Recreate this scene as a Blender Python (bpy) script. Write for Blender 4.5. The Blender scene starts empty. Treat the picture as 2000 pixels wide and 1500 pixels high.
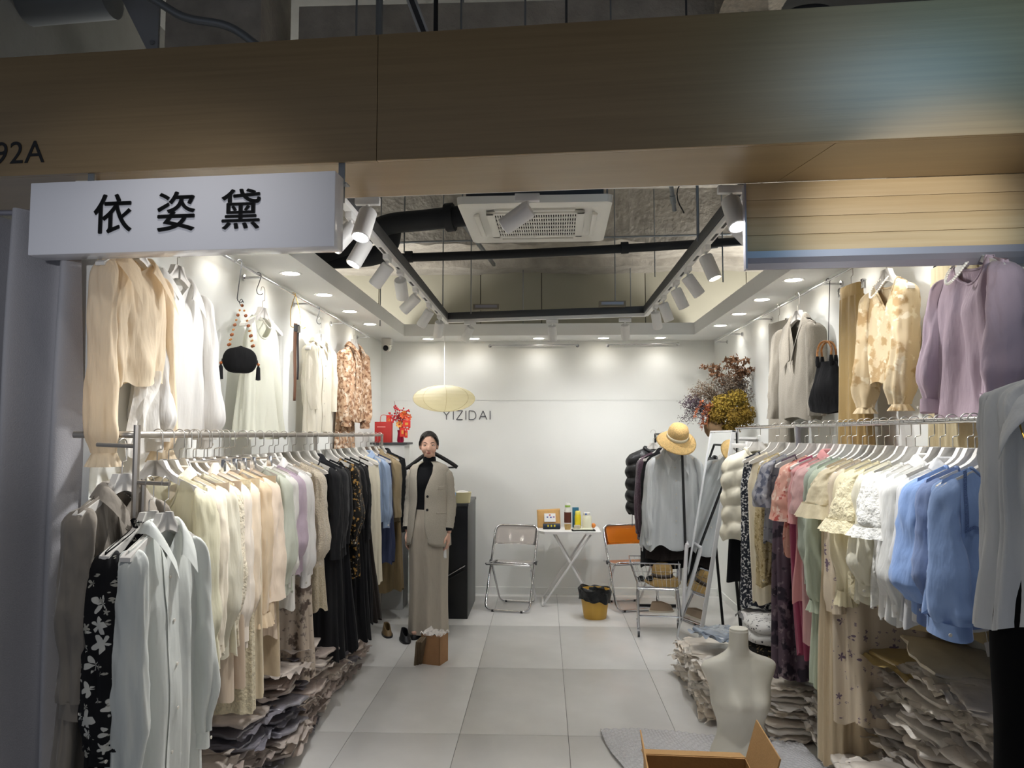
import bpy, bmesh, math, random
from mathutils import Vector, Matrix, noise, Quaternion
R_ = math.radians
PI = math.pi
sin, cos = math.sin, math.cos
C = bpy.context.scene.collection
random.seed(7)

# ------------------------------------------------------------------ camera
H = 1.65
FPX = 1480.0                                    # focal length in pixels of a 2000 x 1500 frame
PITCH = math.atan(100 / FPX)
YAW = math.atan(62 / FPX * cos(PITCH))
cam_d = bpy.data.cameras.new('camera')
cam_d.sensor_width = 36
cam_d.lens = FPX / 2000 * 36
cam_d.clip_start = .05
cam = bpy.data.objects.new('camera', cam_d)
C.objects.link(cam)
cam.location = (0, 0, H)
cam.rotation_euler = (PI / 2 + PITCH, 0, YAW)
bpy.context.scene.camera = cam

# ------------------------------------------------------------------ world, unseen lamps, exposure
SPOT_W, DOWN_W, FRONT_W = 30, 5.0, 85
world = bpy.data.worlds.new('world')
bpy.context.scene.world = world
world.use_nodes = True
world.node_tree.nodes['Background'].inputs[0].default_value = (.80, .86, 1, 1)
world.node_tree.nodes['Background'].inputs[1].default_value = .15
vs = bpy.context.scene.view_settings
vs.view_transform = 'Standard'
vs.look = 'None'
vs.exposure = 0.25
vs.gamma = 1
vs.use_curve_mapping = False
bpy.context.scene.cycles.max_bounces = 8
bpy.context.scene.cycles.diffuse_bounces = 5
bpy.context.scene.cycles.transmission_bounces = 8
bpy.context.scene.cycles.glossy_bounces = 3


def aim(o, d):
    o.rotation_euler = Vector(d).to_track_quat('-Z', 'Y').to_euler()


def spot_light(name, loc, d, watts, ang, blend=.6, rad=.03, col=(1, .97, .92), parent=None):
    l = bpy.data.lights.new(name, 'SPOT')
    l.energy = watts
    l.spot_size = R_(ang)
    l.spot_blend = blend
    l.shadow_soft_size = rad
    l.color = col
    o = bpy.data.objects.new(name, l)
    C.objects.link(o)
    o.location = loc
    aim(o, d)
    if parent:
        o.parent = parent
    return o


# unseen cool corridor lamp that makes the glow on the fascia
spot_light('unseen_corridor_lamp', (1.62, .95, 3.40), (-.18, 1.65, -.52), 44, 56, 1, .42, (.30, .68, 1))
for x_, w_ in ((-1.15, 95), (1.05, 75)):  # unseen downlights added to brighten the foreground below the fascia
    spot_light('unseen_corridor_lamp', (x_, 1.75, 4.3), (0, .16, -1), w_, 50, .8, .12, (1, .97, .93))
# unseen spots added to brighten the slat panel and the sign
spot_light('added_fill_spot', (1.1, -1.6, 2.15), (.30, 4.6, .27), 430, 12.5, .8, .08, (1, .96, .88))
spot_light('added_fill_spot', (-.9, -1.6, 2.15), (-.62, 4.45, -.02), 150, 24, .9, .08, (.95, .96, 1))
# unseen lamps added on either side to brighten the ceiling void
for x_ in (-2.35, 2.35):
    for y_ in (7.4,):
        l_ = bpy.data.lights.new('void_fill_lamp', 'POINT')
        l_.energy = 120
        l_.shadow_soft_size = .1
        l_.color = (1, .97, .92)
        o_ = bpy.data.objects.new('void_fill_lamp', l_)
        C.objects.link(o_)
        o_.location = (x_, y_, 2.45)


# ------------------------------------------------------------------ materials
def lin(h):
    h = h.lstrip('#')
    o = []
    for i in (0, 2, 4):
        c = int(h[i:i + 2], 16) / 255
        o.append(c / 12.92 if c <= .04045 else ((c + .055) / 1.055) ** 2.4)
    return (*o, 1)


MATS = {}


def mat(name, col, rough=.6, metal=0., bump=0., bscale=60, bstretch=(1, 1, 1), var=0., vscale=6, vstretch=None, sheen=0., coat=0.,
        transl=0., emis=0., ecol=None, trans=0., ior=1.45, spec=.5, col2=None, detail=3, crough=.12, bdist=.01):
    if name in MATS:
        return MATS[name]
    m = bpy.data.materials.new(name)
    m.use_nodes = True
    nt = m.node_tree
    N, L = nt.nodes, nt.links
    b = N['Principled BSDF']
    c = lin(col)
    b.inputs['Base Color'].default_value = c
    b.inputs['Roughness'].default_value = rough
    b.inputs['Metallic'].default_value = metal
    b.inputs['IOR'].default_value = ior
    b.inputs['Specular IOR Level'].default_value = spec
    if sheen:
        b.inputs['Sheen Weight'].default_value = sheen
        b.inputs['Sheen Roughness'].default_value = .4
    if coat:
        b.inputs['Coat Weight'].default_value = coat
        b.inputs['Coat Roughness'].default_value = crough
    if trans:
        b.inputs['Transmission Weight'].default_value = trans
    if emis:
        b.inputs['Emission Color'].default_value = lin(ecol or col)
        b.inputs['Emission Strength'].default_value = emis
    tc = N.new('ShaderNodeTexCoord')
    if var or col2:
        mp = N.new('ShaderNodeMapping')
        mp.inputs['Scale'].default_value = vstretch or (1, 1, 1)
        n = N.new('ShaderNodeTexNoise')
        n.inputs['Scale'].default_value = vscale
        n.inputs['Detail'].default_value = 5
        L.new(tc.outputs['Object'], mp.inputs[0])
        L.new(mp.outputs[0], n.inputs['Vector'])
        r = N.new('ShaderNodeValToRGB')
        r.color_ramp.elements[0].position = .3
        r.color_ramp.elements[1].position = .7
        if col2:
            a, d = c, lin(col2)
        else:
            a = tuple(min(1, x * (1 + var)) for x in c[:3]) + (1,)
            d = tuple(x * (1 - var) for x in c[:3]) + (1,)
        r.color_ramp.elements[0].color = d
        r.color_ramp.elements[1].color = a
        L.new(n.outputs['Fac'], r.inputs[0])
        L.new(r.outputs[0], b.inputs['Base Color'])
    if bump:
        mp = N.new('ShaderNodeMapping')
        mp.inputs['Scale'].default_value = bstretch
        n = N.new('ShaderNodeTexNoise')
        n.inputs['Scale'].default_value = bscale
        n.inputs['Detail'].default_value = detail
        L.new(tc.outputs['Object'], mp.inputs[0])
        L.new(mp.outputs[0], n.inputs['Vector'])
        bp = N.new('ShaderNodeBump')
        bp.inputs['Strength'].default_value = bump
        bp.inputs['Distance'].default_value = bdist
        L.new(n.outputs['Fac'], bp.inputs['Height'])
        L.new(bp.outputs[0], b.inputs['Normal'])
    if transl:
        tr = N.new('ShaderNodeBsdfTranslucent')
        tr.inputs[0].default_value = c
        mx = N.new('ShaderNodeMixShader')
        mx.inputs[0].default_value = transl
        out = N['Material Output']
        L.new(b.outputs[0], mx.inputs[1])
        L.new(tr.outputs[0], mx.inputs[2])
        L.new(mx.outputs[0], out.inputs[0])
    MATS[name] = m
    return m


def fabric(col, kind='plain'):
    """cloth by kind: plain cotton, satin, chiffon, knit, wool, lace"""
    k = 'cloth_%s_%s' % (kind, col.lstrip('#'))
    if kind == 'satin':
        return mat(k, col, .34, bump=.5, bscale=11, bstretch=(1, 1, .25), bdist=.03, transl=.12, spec=.5, sheen=.1)
    if kind == 'chiffon':
        return mat(k, col, .8, bump=.6, bscale=20, bstretch=(1, 1, .18), bdist=.025, transl=.34, sheen=.2, spec=.2)
    if kind == 'knit':
        return mat(k, col, .9, bump=.9, bscale=140, var=.12, vscale=120, sheen=.4, spec=.2)
    if kind == 'wool':
        return mat(k, col, .95, bump=.3, bscale=260, var=.1, vscale=200, sheen=.12, spec=.15)
    if kind == 'dark':
        return mat(k, col, .85, bump=.5, bscale=16, bstretch=(1, 1, .3), bdist=.025, sheen=.05, spec=.2)
    if kind == 'lace':
        return mat(k, col, .9, bump=1, bscale=70, var=.16, vscale=60, transl=.25, sheen=.2, spec=.2)
    return mat(k, col, .8, bump=.55, bscale=16, bstretch=(1, 1, .3), bdist=.025, transl=.14, sheen=.2, spec=.25)


def printed(name, base, spots, rough=.75, bump=.3, transl=.08):
    """cloth with a print: spots = [(colour, scale, threshold, kind)], kind blob / noise / flower"""
    if name in MATS:
        return MATS[name]
    m = mat(name, base, rough, bump=bump, bscale=13, bstretch=(1, 1, .3), transl=transl, spec=.25)
    nt = m.node_tree
    N, L = nt.nodes, nt.links
    b = N['Principled BSDF']
    tc = next(n for n in N if n.type == 'TEX_COORD')
    prev = None
    for col, sc, th, kind in spots:
        r = N.new('ShaderNodeValToRGB')
        if kind == 'noise':
            t = N.new('ShaderNodeTexNoise')
            t.inputs['Scale'].default_value = sc
            t.inputs['Detail'].default_value = 6
            L.new(tc.outputs['Object'], t.inputs['Vector'])
            fac = t.outputs['Fac']
            e = ((th - .03, 0), (th + .03, 1))
        elif kind == 'flower':
            # five-petalled blossoms on some of the cells of a flat cell pattern
            def mth(op, a, b=None):
                n_ = N.new('ShaderNodeMath')
                n_.operation = op
                for i_, v_ in enumerate((a, b)):
                    if v_ is None:
                        continue
                    if isinstance(v_, (int, float)):
                        n_.inputs[i_].default_value = v_
                    else:
                        L.new(v_, n_.inputs[i_])
                return n_.outputs[0]
            sv_ = N.new('ShaderNodeVectorMath')
            sv_.operation = 'SCALE'
            sv_.inputs['Scale'].default_value = sc
            L.new(tc.outputs['Object'], sv_.inputs[0])
            t = N.new('ShaderNodeTexVoronoi')
            t.inputs['Scale'].default_value = 1
            L.new(sv_.outputs[0], t.inputs['Vector'])
            df_ = N.new('ShaderNodeVectorMath')
            df_.operation = 'SUBTRACT'
            L.new(sv_.outputs[0], df_.inputs[0])
            L.new(t.outputs['Position'], df_.inputs[1])
            s2_ = N.new('ShaderNodeSeparateXYZ')
            L.new(df_.outputs[0], s2_.inputs[0])
            s3_ = N.new('ShaderNodeSeparateXYZ')
            L.new(t.outputs['Color'], s3_.inputs[0])
            ang = mth('ADD', mth('ARCTAN2', s2_.outputs[2], mth('ADD', s2_.outputs[0], s2_.outputs[1])), mth('MULTIPLY', s3_.outputs[1], 6))
            pet = mth('MULTIPLY', mth('ADD', mth('MULTIPLY', mth('COSINE', mth('MULTIPLY', ang, 5)), .3), .8), mth('MULTIPLY', mth('ADD', s3_.outputs[2], .5), th))
            ins = mth('MULTIPLY', mth('SUBTRACT', pet, t.outputs['Distance']), 30)
            keep = mth('GREATER_THAN', s3_.outputs[0], .3)
            fac = mth('MULTIPLY', ins, keep)
            e = ((0, 0), (1, 1))
        else:
            nz = N.new('ShaderNodeTexNoise')
            nz.inputs['Scale'].default_value = sc * 1.5
            L.new(tc.outputs['Object'], nz.inputs['Vector'])
            ad = N.new('ShaderNodeVectorMath')
            ad.operation = 'MULTIPLY_ADD'
            ad.inputs[1].default_value = (.4 / sc,) * 3
            L.new(nz.outputs['Color'], ad.inputs[0])
            L.new(tc.outputs['Object'], ad.inputs[2])
            t = N.new('ShaderNodeTexVoronoi')
            t.inputs['Scale'].default_value = sc
            L.new(ad.outputs[0], t.inputs['Vector'])
            fac = t.outputs['Distance']
            e = ((th - .04, 1), (th, 0))
        for el, (p, v) in zip(r.color_ramp.elements, e):
            el.position = p
            el.color = (v, v, v, 1)
        L.new(fac, r.inputs[0])
        mx = N.new('ShaderNodeMix')
        mx.data_type = 'RGBA'
        L.new(r.outputs[0], mx.inputs[0])
        if prev:
            L.new(prev, mx.inputs[6])
        else:
            mx.inputs[6].default_value = lin(base)
        mx.inputs[7].default_value = lin(col)
        prev = mx.outputs[2]
    L.new(prev, b.inputs['Base Color'])
    return m


M_WALL = mat('white_wall_paint', '#e6e7e3', .55, bump=.06, bscale=180, var=.012, vscale=3)
M_SOFF = mat('white_soffit_paint', '#e9e9e6', .6)
M_VOID = mat('grey_ceiling_paint', '#8a8a86', .9, bump=.3, bscale=20, var=.08, vscale=4)
M_PANEL = mat('olive_grey_panel', '#a09c8c', .7, var=.05, vscale=1.5)
M_CONC = mat('rough_concrete', '#a39d93', .95, bump=1.0, bscale=22, var=.2, vscale=9, detail=8)
M_CONCL = mat('pale_concrete', '#a39d93', .95, bump=.9, bscale=28, var=.15, vscale=7, detail=8)
M_TILE = mat('grey_floor_tile', '#d6d5d2', .26, var=.045, vscale=3.5, bump=.02, bscale=30)
M_GROUT = mat('dark_grout', '#7d7c7a', .9)
M_WOOD = mat('fascia_wood_laminate', '#957c54', .42, col2='#876f49', vscale=11, vstretch=(.12, 1, 6), bump=.05, bscale=60, bstretch=(.05, 1, 5), coat=.8, crough=.42)
M_WOODL = mat('pale_slat_wood', '#d8bf95', .5, col2='#ccb084', vscale=10, vstretch=(.15, 1, 6), bump=.06, bscale=50, bstretch=(.06, 1, 5))
M_GAP = mat('panel_joint', '#3a352c', .9)
M_GREYM = mat('grey_metal_channel', '#9a98a0', .35, .5)
M_SIGN = mat('white_sign_acrylic', '#dddde2', .16, coat=.3)
M_INK = mat('black_lettering', '#17181a', .5)
M_CHROME = mat('chrome', '#d2d2d4', .16, 1)
M_STEEL = mat('brushed_steel_pipe', '#b9b5ae', .32, .85)
M_RACK = mat('satin_nickel_rail', '#a8a29a', .36, .75)
M_WHITEM = mat('white_powder_coat', '#e4e3e1', .45)
M_BLACKM = mat('black_powder_coat', '#1b1b1d', .5)
M_DARKM = mat('dark_grey_metal', '#4a4b4d', .5, .4)
M_BLACKR = mat('black_pipe_insulation', '#202225', .75)
M_GALV = mat('galvanised_steel', '#8b8f92', .45, .7)
M_PLAST = mat('white_abs_plastic', '#dcdad2', .4)
M_LENS = mat('lamp_glow', '#ffffff', .5, emis=14, ecol='#fff4e2')
M_LENSO = mat('spot_lamp_glow', '#ffffff', .5, emis=60, ecol='#f4f8ff')
M_GLASSD = mat('dark_lens_glass', '#101114', .1)
M_HANG = mat('white_lacquered_hanger', '#dcd8d1', .45)
M_HANGB = mat('brown_wood_hanger', '#5d4535', .5)
M_PEARL = mat('pearl', '#efe9dd', .22, coat=.5)
M_GOLD = mat('gold_metal', '#c9a24a', .28, 1)
M_CARD = mat('brown_cardboard', '#a17c4d', .8, var=.05, vscale=30, bump=.1, bscale=120)
M_KRAFT = mat('kraft_paper', '#c79d62', .8, var=.06, vscale=14, bump=.3, bscale=16)
M_PAPER = mat('white_paper', '#eeeeec', .7)
M_RED = mat('red_paper', '#c42a26', .6)


# ------------------------------------------------------------------ objects and meshes
def obj(name, me, m=None, parent=None, loc=(0, 0, 0), rot=(0, 0, 0)):
    o = bpy.data.objects.new(name, me)
    C.objects.link(o)
    if parent:
        o.parent = parent
    o.location = loc
    o.rotation_euler = rot
    if m and me and not me.materials:
        me.materials.append(m)
    return o


LABELS = {}


def tag(o, label, cat, group=None):
    o['label'] = label
    o['category'] = cat
    if group:
        o['group'] = group
    return o


def thing(name, label, cat, loc=(0, 0, 0), rotz=0., group=None):
    o = obj(name, None, None, None, loc, (0, 0, rotz))
    o.empty_display_size = .05
    return tag(o, label, cat, group)


def struct(o):
    o['kind'] = 'structure'
    return o


def clone(o, parent=None, loc=None, rot=None):
    c = o.copy()
    C.objects.link(c)
    c.parent = parent
    if loc is not None:
        c.location = loc
    if rot is not None:
        c.rotation_euler = rot
    for ch in list(o.children):
        if ch.name in C.objects and ch is not c:
            clone(ch, c)
    return c


class MB:
    def __init__(s):
        s.v, s.f = [], []

    def add(s, vs, fs):
        n = len(s.v)
        s.v += [tuple(v) for v in vs]
        s.f += [tuple(i + n for i in f) for f in fs]
        return s

    def box(s, x0, x1, y0, y1, z0, z1, b=0.):
        if b <= 0:
            vs = [(x, y, z) for x in (x0, x1) for y in (y0, y1) for z in (z0, z1)]
            return s.add(vs, [(0, 1, 3, 2), (4, 6, 7, 5), (0, 4, 5, 1), (2, 3, 7, 6), (0, 2, 6, 4), (1, 5, 7, 3)])
        bm = bmesh.new()
        bmesh.ops.create_cube(bm, size=1)
        for v in bm.verts:
            v.co = ((x0 + x1) / 2 + v.co.x * (x1 - x0), (y0 + y1) / 2 + v.co.y * (y1 - y0), (z0 + z1) / 2 + v.co.z * (z1 - z0))
        bmesh.ops.bevel(bm, geom=bm.edges[:], offset=b, segments=2, affect='EDGES', profile=.6)
        bm.verts.index_update()
        s.add([v.co[:] for v in bm.verts], [[v.index for v in f.verts] for f in bm.faces])
        bm.free()
        return s

    def cbox(s, c, d, M=None, b=0.):
        t = MB().box(-d[0] / 2, d[0] / 2, -d[1] / 2, d[1] / 2, -d[2] / 2, d[2] / 2, b)
        vs = [Vector(v) for v in t.v]
        if M:
            vs = [M @ v for v in vs]
        return s.add([v + Vector(c) for v in vs], t.f)

    def bar(s, p, q, w, t, b=0., up=(0, 0, 1)):
        p, q = Vector(p), Vector(q)
        d = q - p
        x = d.normalized()
        u = Vector(up)
        if abs(x.dot(u)) > .98:
            u = Vector((0, 1, 0))
        y = u.cross(x).normalized()
        z = x.cross(y)
        M = Matrix((x, y, z)).transposed()
        return s.cbox((p + q) / 2, (d.length, w, t), M, b)

    def tube(s, pts, r, n=8, closed=False, cap=True, flat=1.):
        pts = [Vector(p) for p in pts]
        k = len(pts)
        rr = r if isinstance(r, (list, tuple)) else [r] * k
        t0 = (pts[1] - pts[0]).normalized()
        u = t0.orthogonal().normalized()
        base = len(s.v)
        prev = t0
        for i, p in enumerate(pts):
            if closed:
                t = (pts[(i + 1) % k] - pts[i - 1])
            elif i == 0:
                t = pts[1] - pts[0]
            elif i == k - 1:
                t = pts[-1] - pts[-2]
            else:
                t = pts[i + 1] - pts[i - 1]
            t = t.normalized() if t.length > 1e-9 else prev
            u = prev.rotation_difference(t) @ u
            u = (u - t * u.dot(t)).normalized()
            w = t.cross(u)
            prev = t
            for j in range(n):
                a = 2 * PI * j / n
                s.v.append(tuple(p + (u * cos(a) + w * sin(a) * flat) * rr[i]))
        m = k if closed else k - 1
        for i in range(m):
            for j in range(n):
                a, b_ = base + i * n + j, base + i * n + (j + 1) % n
                i2 = (i + 1) % k
                s.f.append((a, b_, base + i2 * n + (j + 1) % n, base + i2 * n + j))
        if cap and not closed:
            s.f.append(tuple(base + j for j in range(n))[::-1])
            s.f.append(tuple(base + (k - 1) * n + j for j in range(n)))
        return s

    def lathe(s, prof, n=24, c=(0, 0, 0), axis='z', sx=1., sy=1.):
        base = len(s.v)
        for r, z in prof:
            for j in range(n):
                a = 2 * PI * j / n
                p = (r * cos(a) * sx, r * sin(a) * sy, z)
                if axis == 'y':
                    p = (p[0], p[2], p[1])
                elif axis == 'x':
                    p = (p[2], p[0], p[1])
                s.v.append((p[0] + c[0], p[1] + c[1], p[2] + c[2]))
        for i in range(len(prof) - 1):
            for j in range(n):
                a, b_ = base + i * n + j, base + i * n + (j + 1) % n
                s.f.append((a, b_, b_ + n, a + n))
        if prof[0][0] > 1e-6:
            s.f.append(tuple(base + j for j in range(n))[::-1])
        if prof[-1][0] > 1e-6:
            q = base + (len(prof) - 1) * n
            s.f.append(tuple(q + j for j in range(n)))
        return s

    def ball(s, c, r, nu=12, nv=8, M=None):
        r = r if isinstance(r, (list, tuple)) else (r, r, r)
        vs, fs = [], []
        for i in range(nv + 1):
            t = PI * i / nv
            for j in range(nu):
                a = 2 * PI * j / nu
                p = Vector((r[0] * sin(t) * cos(a), r[1] * sin(t) * sin(a), r[2] * cos(t)))
                if M:
                    p = M @ p
                vs.append(p + Vector(c))
        for i in range(nv):
            for j in range(nu):
                a, b_ = i * nu + j, i * nu + (j + 1) % nu
                fs.append((a, a + nu, b_ + nu, b_))
        return s.add(vs, fs)

    def grid(s, fn, nu, nv, cu=False, cv=False):
        """fn(u, v) in 0..1; cu / cv close that direction"""
        base = len(s.v)
        U = nu if cu else nu + 1
        V = nv if cv else nv + 1
        for i in range(V):
            for j in range(U):
                s.v.append(tuple(fn(j / nu, i / nv)))
        for i in range(nv):
            for j in range(nu):
                a = base + i * U + j
                b_ = base + i * U + (j + 1) % U
                c = base + ((i + 1) % V) * U + (j + 1) % U
                d = base + ((i + 1) % V) * U + j
                s.f.append((a, b_, c, d))
        return s

    def prism(s, poly, fn0, fn1):
        """poly of 2-D points; fn0 / fn1 map them to the two faces"""
        n = len(poly)
        base = len(s.v)
        s.v += [tuple(fn0(*p)) for p in poly] + [tuple(fn1(*p)) for p in poly]
        s.f.append(tuple(base + i for i in range(n))[::-1])
        s.f.append(tuple(base + n + i for i in range(n)))
        for i in range(n):
            j = (i + 1) % n
            s.f.append((base + i, base + j, base + n + j, base + n + i))
        return s

    def mesh(s, name, smooth=40, solid=0.):
        me = bpy.data.meshes.new(name)
        me.from_pydata(s.v, [], s.f)
        bm = bmesh.new()
        bm.from_mesh(me)
        bmesh.ops.remove_doubles(bm, verts=bm.verts, dist=1e-6)
        if solid:
            bmesh.ops.solidify(bm, geom=bm.faces[:], thickness=solid)
        bmesh.ops.recalc_face_normals(bm, faces=bm.faces)
        bm.to_mesh(me)
        bm.free()
        if smooth:
            me.shade_smooth()
            if smooth < 180:
                me.set_sharp_from_angle(angle=R_(smooth))
        return me

    def build(s, name, m, parent=None, loc=(0, 0, 0), rot=(0, 0, 0), smooth=40, solid=0.):
        return obj(name, s.mesh(name, smooth, solid), m, parent, loc, rot)


def lerp(a, b, t):
    return a + (b - a) * t


def clamp(x, a=0., b=1.):
    return max(a, min(b, x))


def prof(pairs, t):
    for (a, x), (b, y) in zip(pairs, pairs[1:]):
        if t <= b:
            k = (t - a) / (b - a) if b > a else 0
            k = k * k * (3 - 2 * k)
            return x + (y - x) * k
    return pairs[-1][1]


def arc(c, r, a0, a1, n, plane='xz', y=0.):
    o = []
    for i in range(n + 1):
        a = R_(lerp(a0, a1, i / n))
        p = (c[0] + r * cos(a), c[1] + r * sin(a))
        o.append((p[0], y, p[1]) if plane == 'xz' else (p[0], p[1], y) if plane == 'xy' else (y, p[0], p[1]))
    return o


def smooth_path(pts, n=6):
    """Catmull-Rom through pts"""
    P = [Vector(p) for p in pts]
    P = [P[0] * 2 - P[1]] + P + [P[-1] * 2 - P[-2]]
    o = []
    for i in range(1, len(P) - 2):
        for k in range(n):
            t = k / n
            a, b, c, d = P[i - 1:i + 3]
            o.append(.5 * ((2 * b) + (c - a) * t + (2 * a - 5 * b + 4 * c - d) * t * t + (3 * b - a - 3 * c + d) * t ** 3))
    o.append(P[-2])
    return o


def text_mesh(body, size, extrude=.002, offset=0., spacing=1.):
    cu = bpy.data.curves.new('lettering', 'FONT')
    cu.body = body
    cu.size = size
    cu.extrude = extrude
    cu.offset = offset
    cu.space_character = spacing
    cu.align_x = 'LEFT'
    o = bpy.data.objects.new('lettering', cu)
    C.objects.link(o)
    dg = bpy.context.evaluated_depsgraph_get()
    me = bpy.data.meshes.new_from_object(o.evaluated_get(dg))
    bpy.data.objects.remove(o)
    bpy.data.curves.remove(cu)
    me.materials.clear()
    return me


ORD = ['nearest', 'second', 'third', 'fourth', 'fifth', 'sixth', 'seventh', 'eighth', 'ninth']

# ================================================================== the setting
XL, XR, YB, ZC = -1.74, 1.80, 8.03, 2.65
YF = 2.85                                      # where the shop's side walls begin

# floor: tiles 0.6 x 1.2 m, each a child of the floor
floor = struct(MB().box(XL - .3, XR + .3, 1.6, YB, -.06, -.004).build('floor', M_GROUT, smooth=0))
xs = [.13 + .6 * k for k in range(-4, 4)]
ys = [4.30 + 1.2 * k for k in range(-3, 5)]
tile_me = {}
for i in range(len(xs) - 1):
    for j in range(len(ys) - 1):
        x0, x1 = max(xs[i], XL), min(xs[i + 1], XR)
        y0, y1 = max(ys[j], 1.62), min(ys[j + 1], YB)
        if x1 - x0 < .03 or y1 - y0 < .03:
            continue
        k = (round(x1 - x0, 3), round(y1 - y0, 3))
        g = .0013
        if k not in tile_me:
            tile_me[k] = MB().box(g, k[0] - g, g, k[1] - g, -.012, 0, .001).mesh('tile', 30)
        obj('tile', tile_me[k], M_TILE, floor, (x0, y0, 0))

struct(MB().box(XL - .1, XL, YF, YB + .1, 0, ZC + .12).build('wall_left', M_WALL, smooth=0))
struct(MB().box(XR, XR + .1, 3.0, YB + .1, 0, ZC + .12).box(XR, XR + .1, 2.62, 3.0, 0, 2.28).build('wall_right', M_WALL, smooth=0))
wb = struct(MB().box(XL - .1, XR + .1, YB, YB + .1, 0, ZC + .12).build('wall_back', M_WALL, smooth=0))
# the upper band of the back wall stands a little proud of the lower boards
MB().box(XL, XR, YB - .003, YB, 2.02, ZC).build('upper_board', M_WALL, wb, smooth=0)
struct(MB().box(XL, XL + .012, YF, YB - .02, 0, .07).build('baseboard_left', M_WALL, smooth=0))
struct(MB().box(XR - .012, XR, 3.0, YB - .02, 0, .07).build('baseboard_right', M_WALL, smooth=0))
struct(MB().box(XL + .02, XR - .02, YB - .014, YB, 0, .07).build('baseboard_back', M_WALL, smooth=0))

# white soffit round three sides, downlights sit in it
sof = MB()
SX0, SX1, SY = -1.408, 1.50, 7.56
sof.box(XL, SX0, 3.15, YB, ZC, ZC + .12)
sof.box(SX1, XR, 3.05, YB, ZC, ZC + .12)
sof.box(SX0, SX1, SY, YB, ZC, ZC + .12)
struct(sof.build('ceiling_soffit', M_SOFF, smooth=0))

# open void above: slab, side walls, beam, olive panels
struct(MB().box(-6, 6, -.5, 9.2, 4.75, 4.9).build('ceiling', M_VOID, smooth=0))
struct(MB().box(-3.0, -2.9, 3.4, 9, 2.4, 4.75).build('wall_upper_left', M_VOID, smooth=0))
struct(MB().box(2.9, 3.0, 3.4, 9, 2.4, 4.75).build('wall_upper_right', M_VOID, smooth=0))
wp = struct(MB().box(-3, 3, 8.62, 8.7, 2.2, 4.75).build('wall_upper_back', M_GAP, smooth=0))
px = [-3, -1.9, -.72, -.02, 1.16, 2.3, 3]
for a, b in zip(px, px[1:]):
    MB().box(a + .004, b - .004, 8.6, 8.63, 2.3, 3.62, .003).build('panel', M_PANEL, wp)


def rough_slab(name, m, x0, x1, y0, y1, z0, z1, amp, nx, seed, parent=None):
    """a box along x whose lower and front faces are broken, uneven concrete"""
    sec = [(y0, z1), (y0, lerp(z1, z0, .33)), (y0, lerp(z1, z0, .66)), (y0, z0)] + [(lerp(y0, y1, t), z0) for t in (.15, .35, .6, .85, 1)] + [(y1, z1)]
    n = len(sec)

    def fn(u, v):
        i = int(round(v * n)) % n
        y, z = sec[i]
        x = lerp(x0, x1, u)
        k = 0 if i in (0, n - 1) else 1
        d = noise.noise_vector(Vector((x * 2.2 + seed, y * 2.5, z * 3))) * amp + noise.noise_vector(Vector((x * 7 + seed, y * 8, z * 8))) * amp * .5
        return (x, y + d.y * k, z + d.z * k)
    o = MB().grid(fn, nx, n, cv=True).build(name, m, parent, smooth=50)
    return o


struct(rough_slab('beam_concrete', M_CONC, -2.9, 2.9, 7.6, 8.6, 3.60, 4.75, .035, 110, 3))
struct(rough_slab('beam_concrete_lip', M_CONCL, -2.9, 2.9, 8.28, 8.62, 3.50, 3.62, .03, 130, 9))
struct(MB().box(.35, 2.9, 5.6, 6.3, 3.72, 4.75, .01).build('beam_pale', M_CONCL, smooth=0))
struct(rough_slab('beam_front', M_CONCL, -1.45, 1.28, 4.3, 4.75, 3.86, 4.20, .012, 120, 21))
struct(rough_slab('beam_stump', mat('chalky_concrete', '#c2b9a8', .95, bump=1, bscale=40, detail=8, var=.2, vscale=30), 1.0, 1.34, 4.05, 4.3, 4.03, 4.5, .03, 14, 33))

# fascia: a wood-laminate box whose front turns 4 degrees away from the shop's axis
FA = math.atan2(2.512 - 2.780, 1.590 + 2.095)
fas = struct(obj('trim_fascia', None, None, None, (-.111, 2.643, ZC), (0, 0, FA)))
FW = 3.3
seam = -.497
for a, b in ((-FW, seam), (seam, FW)):
    MB().box(a + .0012, b - .0012, 0, .02, .0, .475, .0008).build('fascia_panel', M_WOOD, fas)
MB().box(-FW, FW, .006, .40, .012, .47).build('fascia_core', M_GAP, fas, smooth=0)


def uf(px_x):      # place along the fascia of a seam seen at this height
    return px_x


cut0, cut1 = 1.005, 1.115
MB().prism([(-FW, 0.021), (cut1, 0.021), (cut0, .412), (-FW, .412)], lambda x, y: (x, y, 0), lambda x, y: (x, y, .02)).build('soffit_panel', M_WOOD, fas, smooth=0)
MB().prism([(cut1 + .003, 0.021), (FW, 0.021), (FW, .412), (cut0 + .003, .412)], lambda x, y: (x, y, 0), lambda x, y: (x, y, .02)).build('soffit_panel', M_WOOD, fas, smooth=0)
MB().box(-FW, FW, .4, .412, .02, .455).build('fascia_back', M_WOOD, fas, smooth=0)
t = text_mesh('92A', .125, .001, 0, 1.05)
o = obj('unit_number', t, M_INK, fas, (-2.025, -.0015, .048), (PI / 2, 0, 0))

# grey curtain at the left of the opening
cu = MB()


def curtain(u, v):
    x = lerp(-2.42, -1.80, u) + .05 * (1 - v) * (u - .5) + .04 * v * u
    z = lerp(2.50, .012, v)
    w = .075 + .01 * v
    y = 2.80 + w * sin(u * 24 + 1.1 * sin(v * 2.2) + .6) + .03 * sin(u * 12 + 2 + v * .9) + .012 * noise.noise(Vector((u * 9, v * 3, 4)))
    x += .012 * sin(v * 4 + u * 20) * v
    return (x, y, z)


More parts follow.
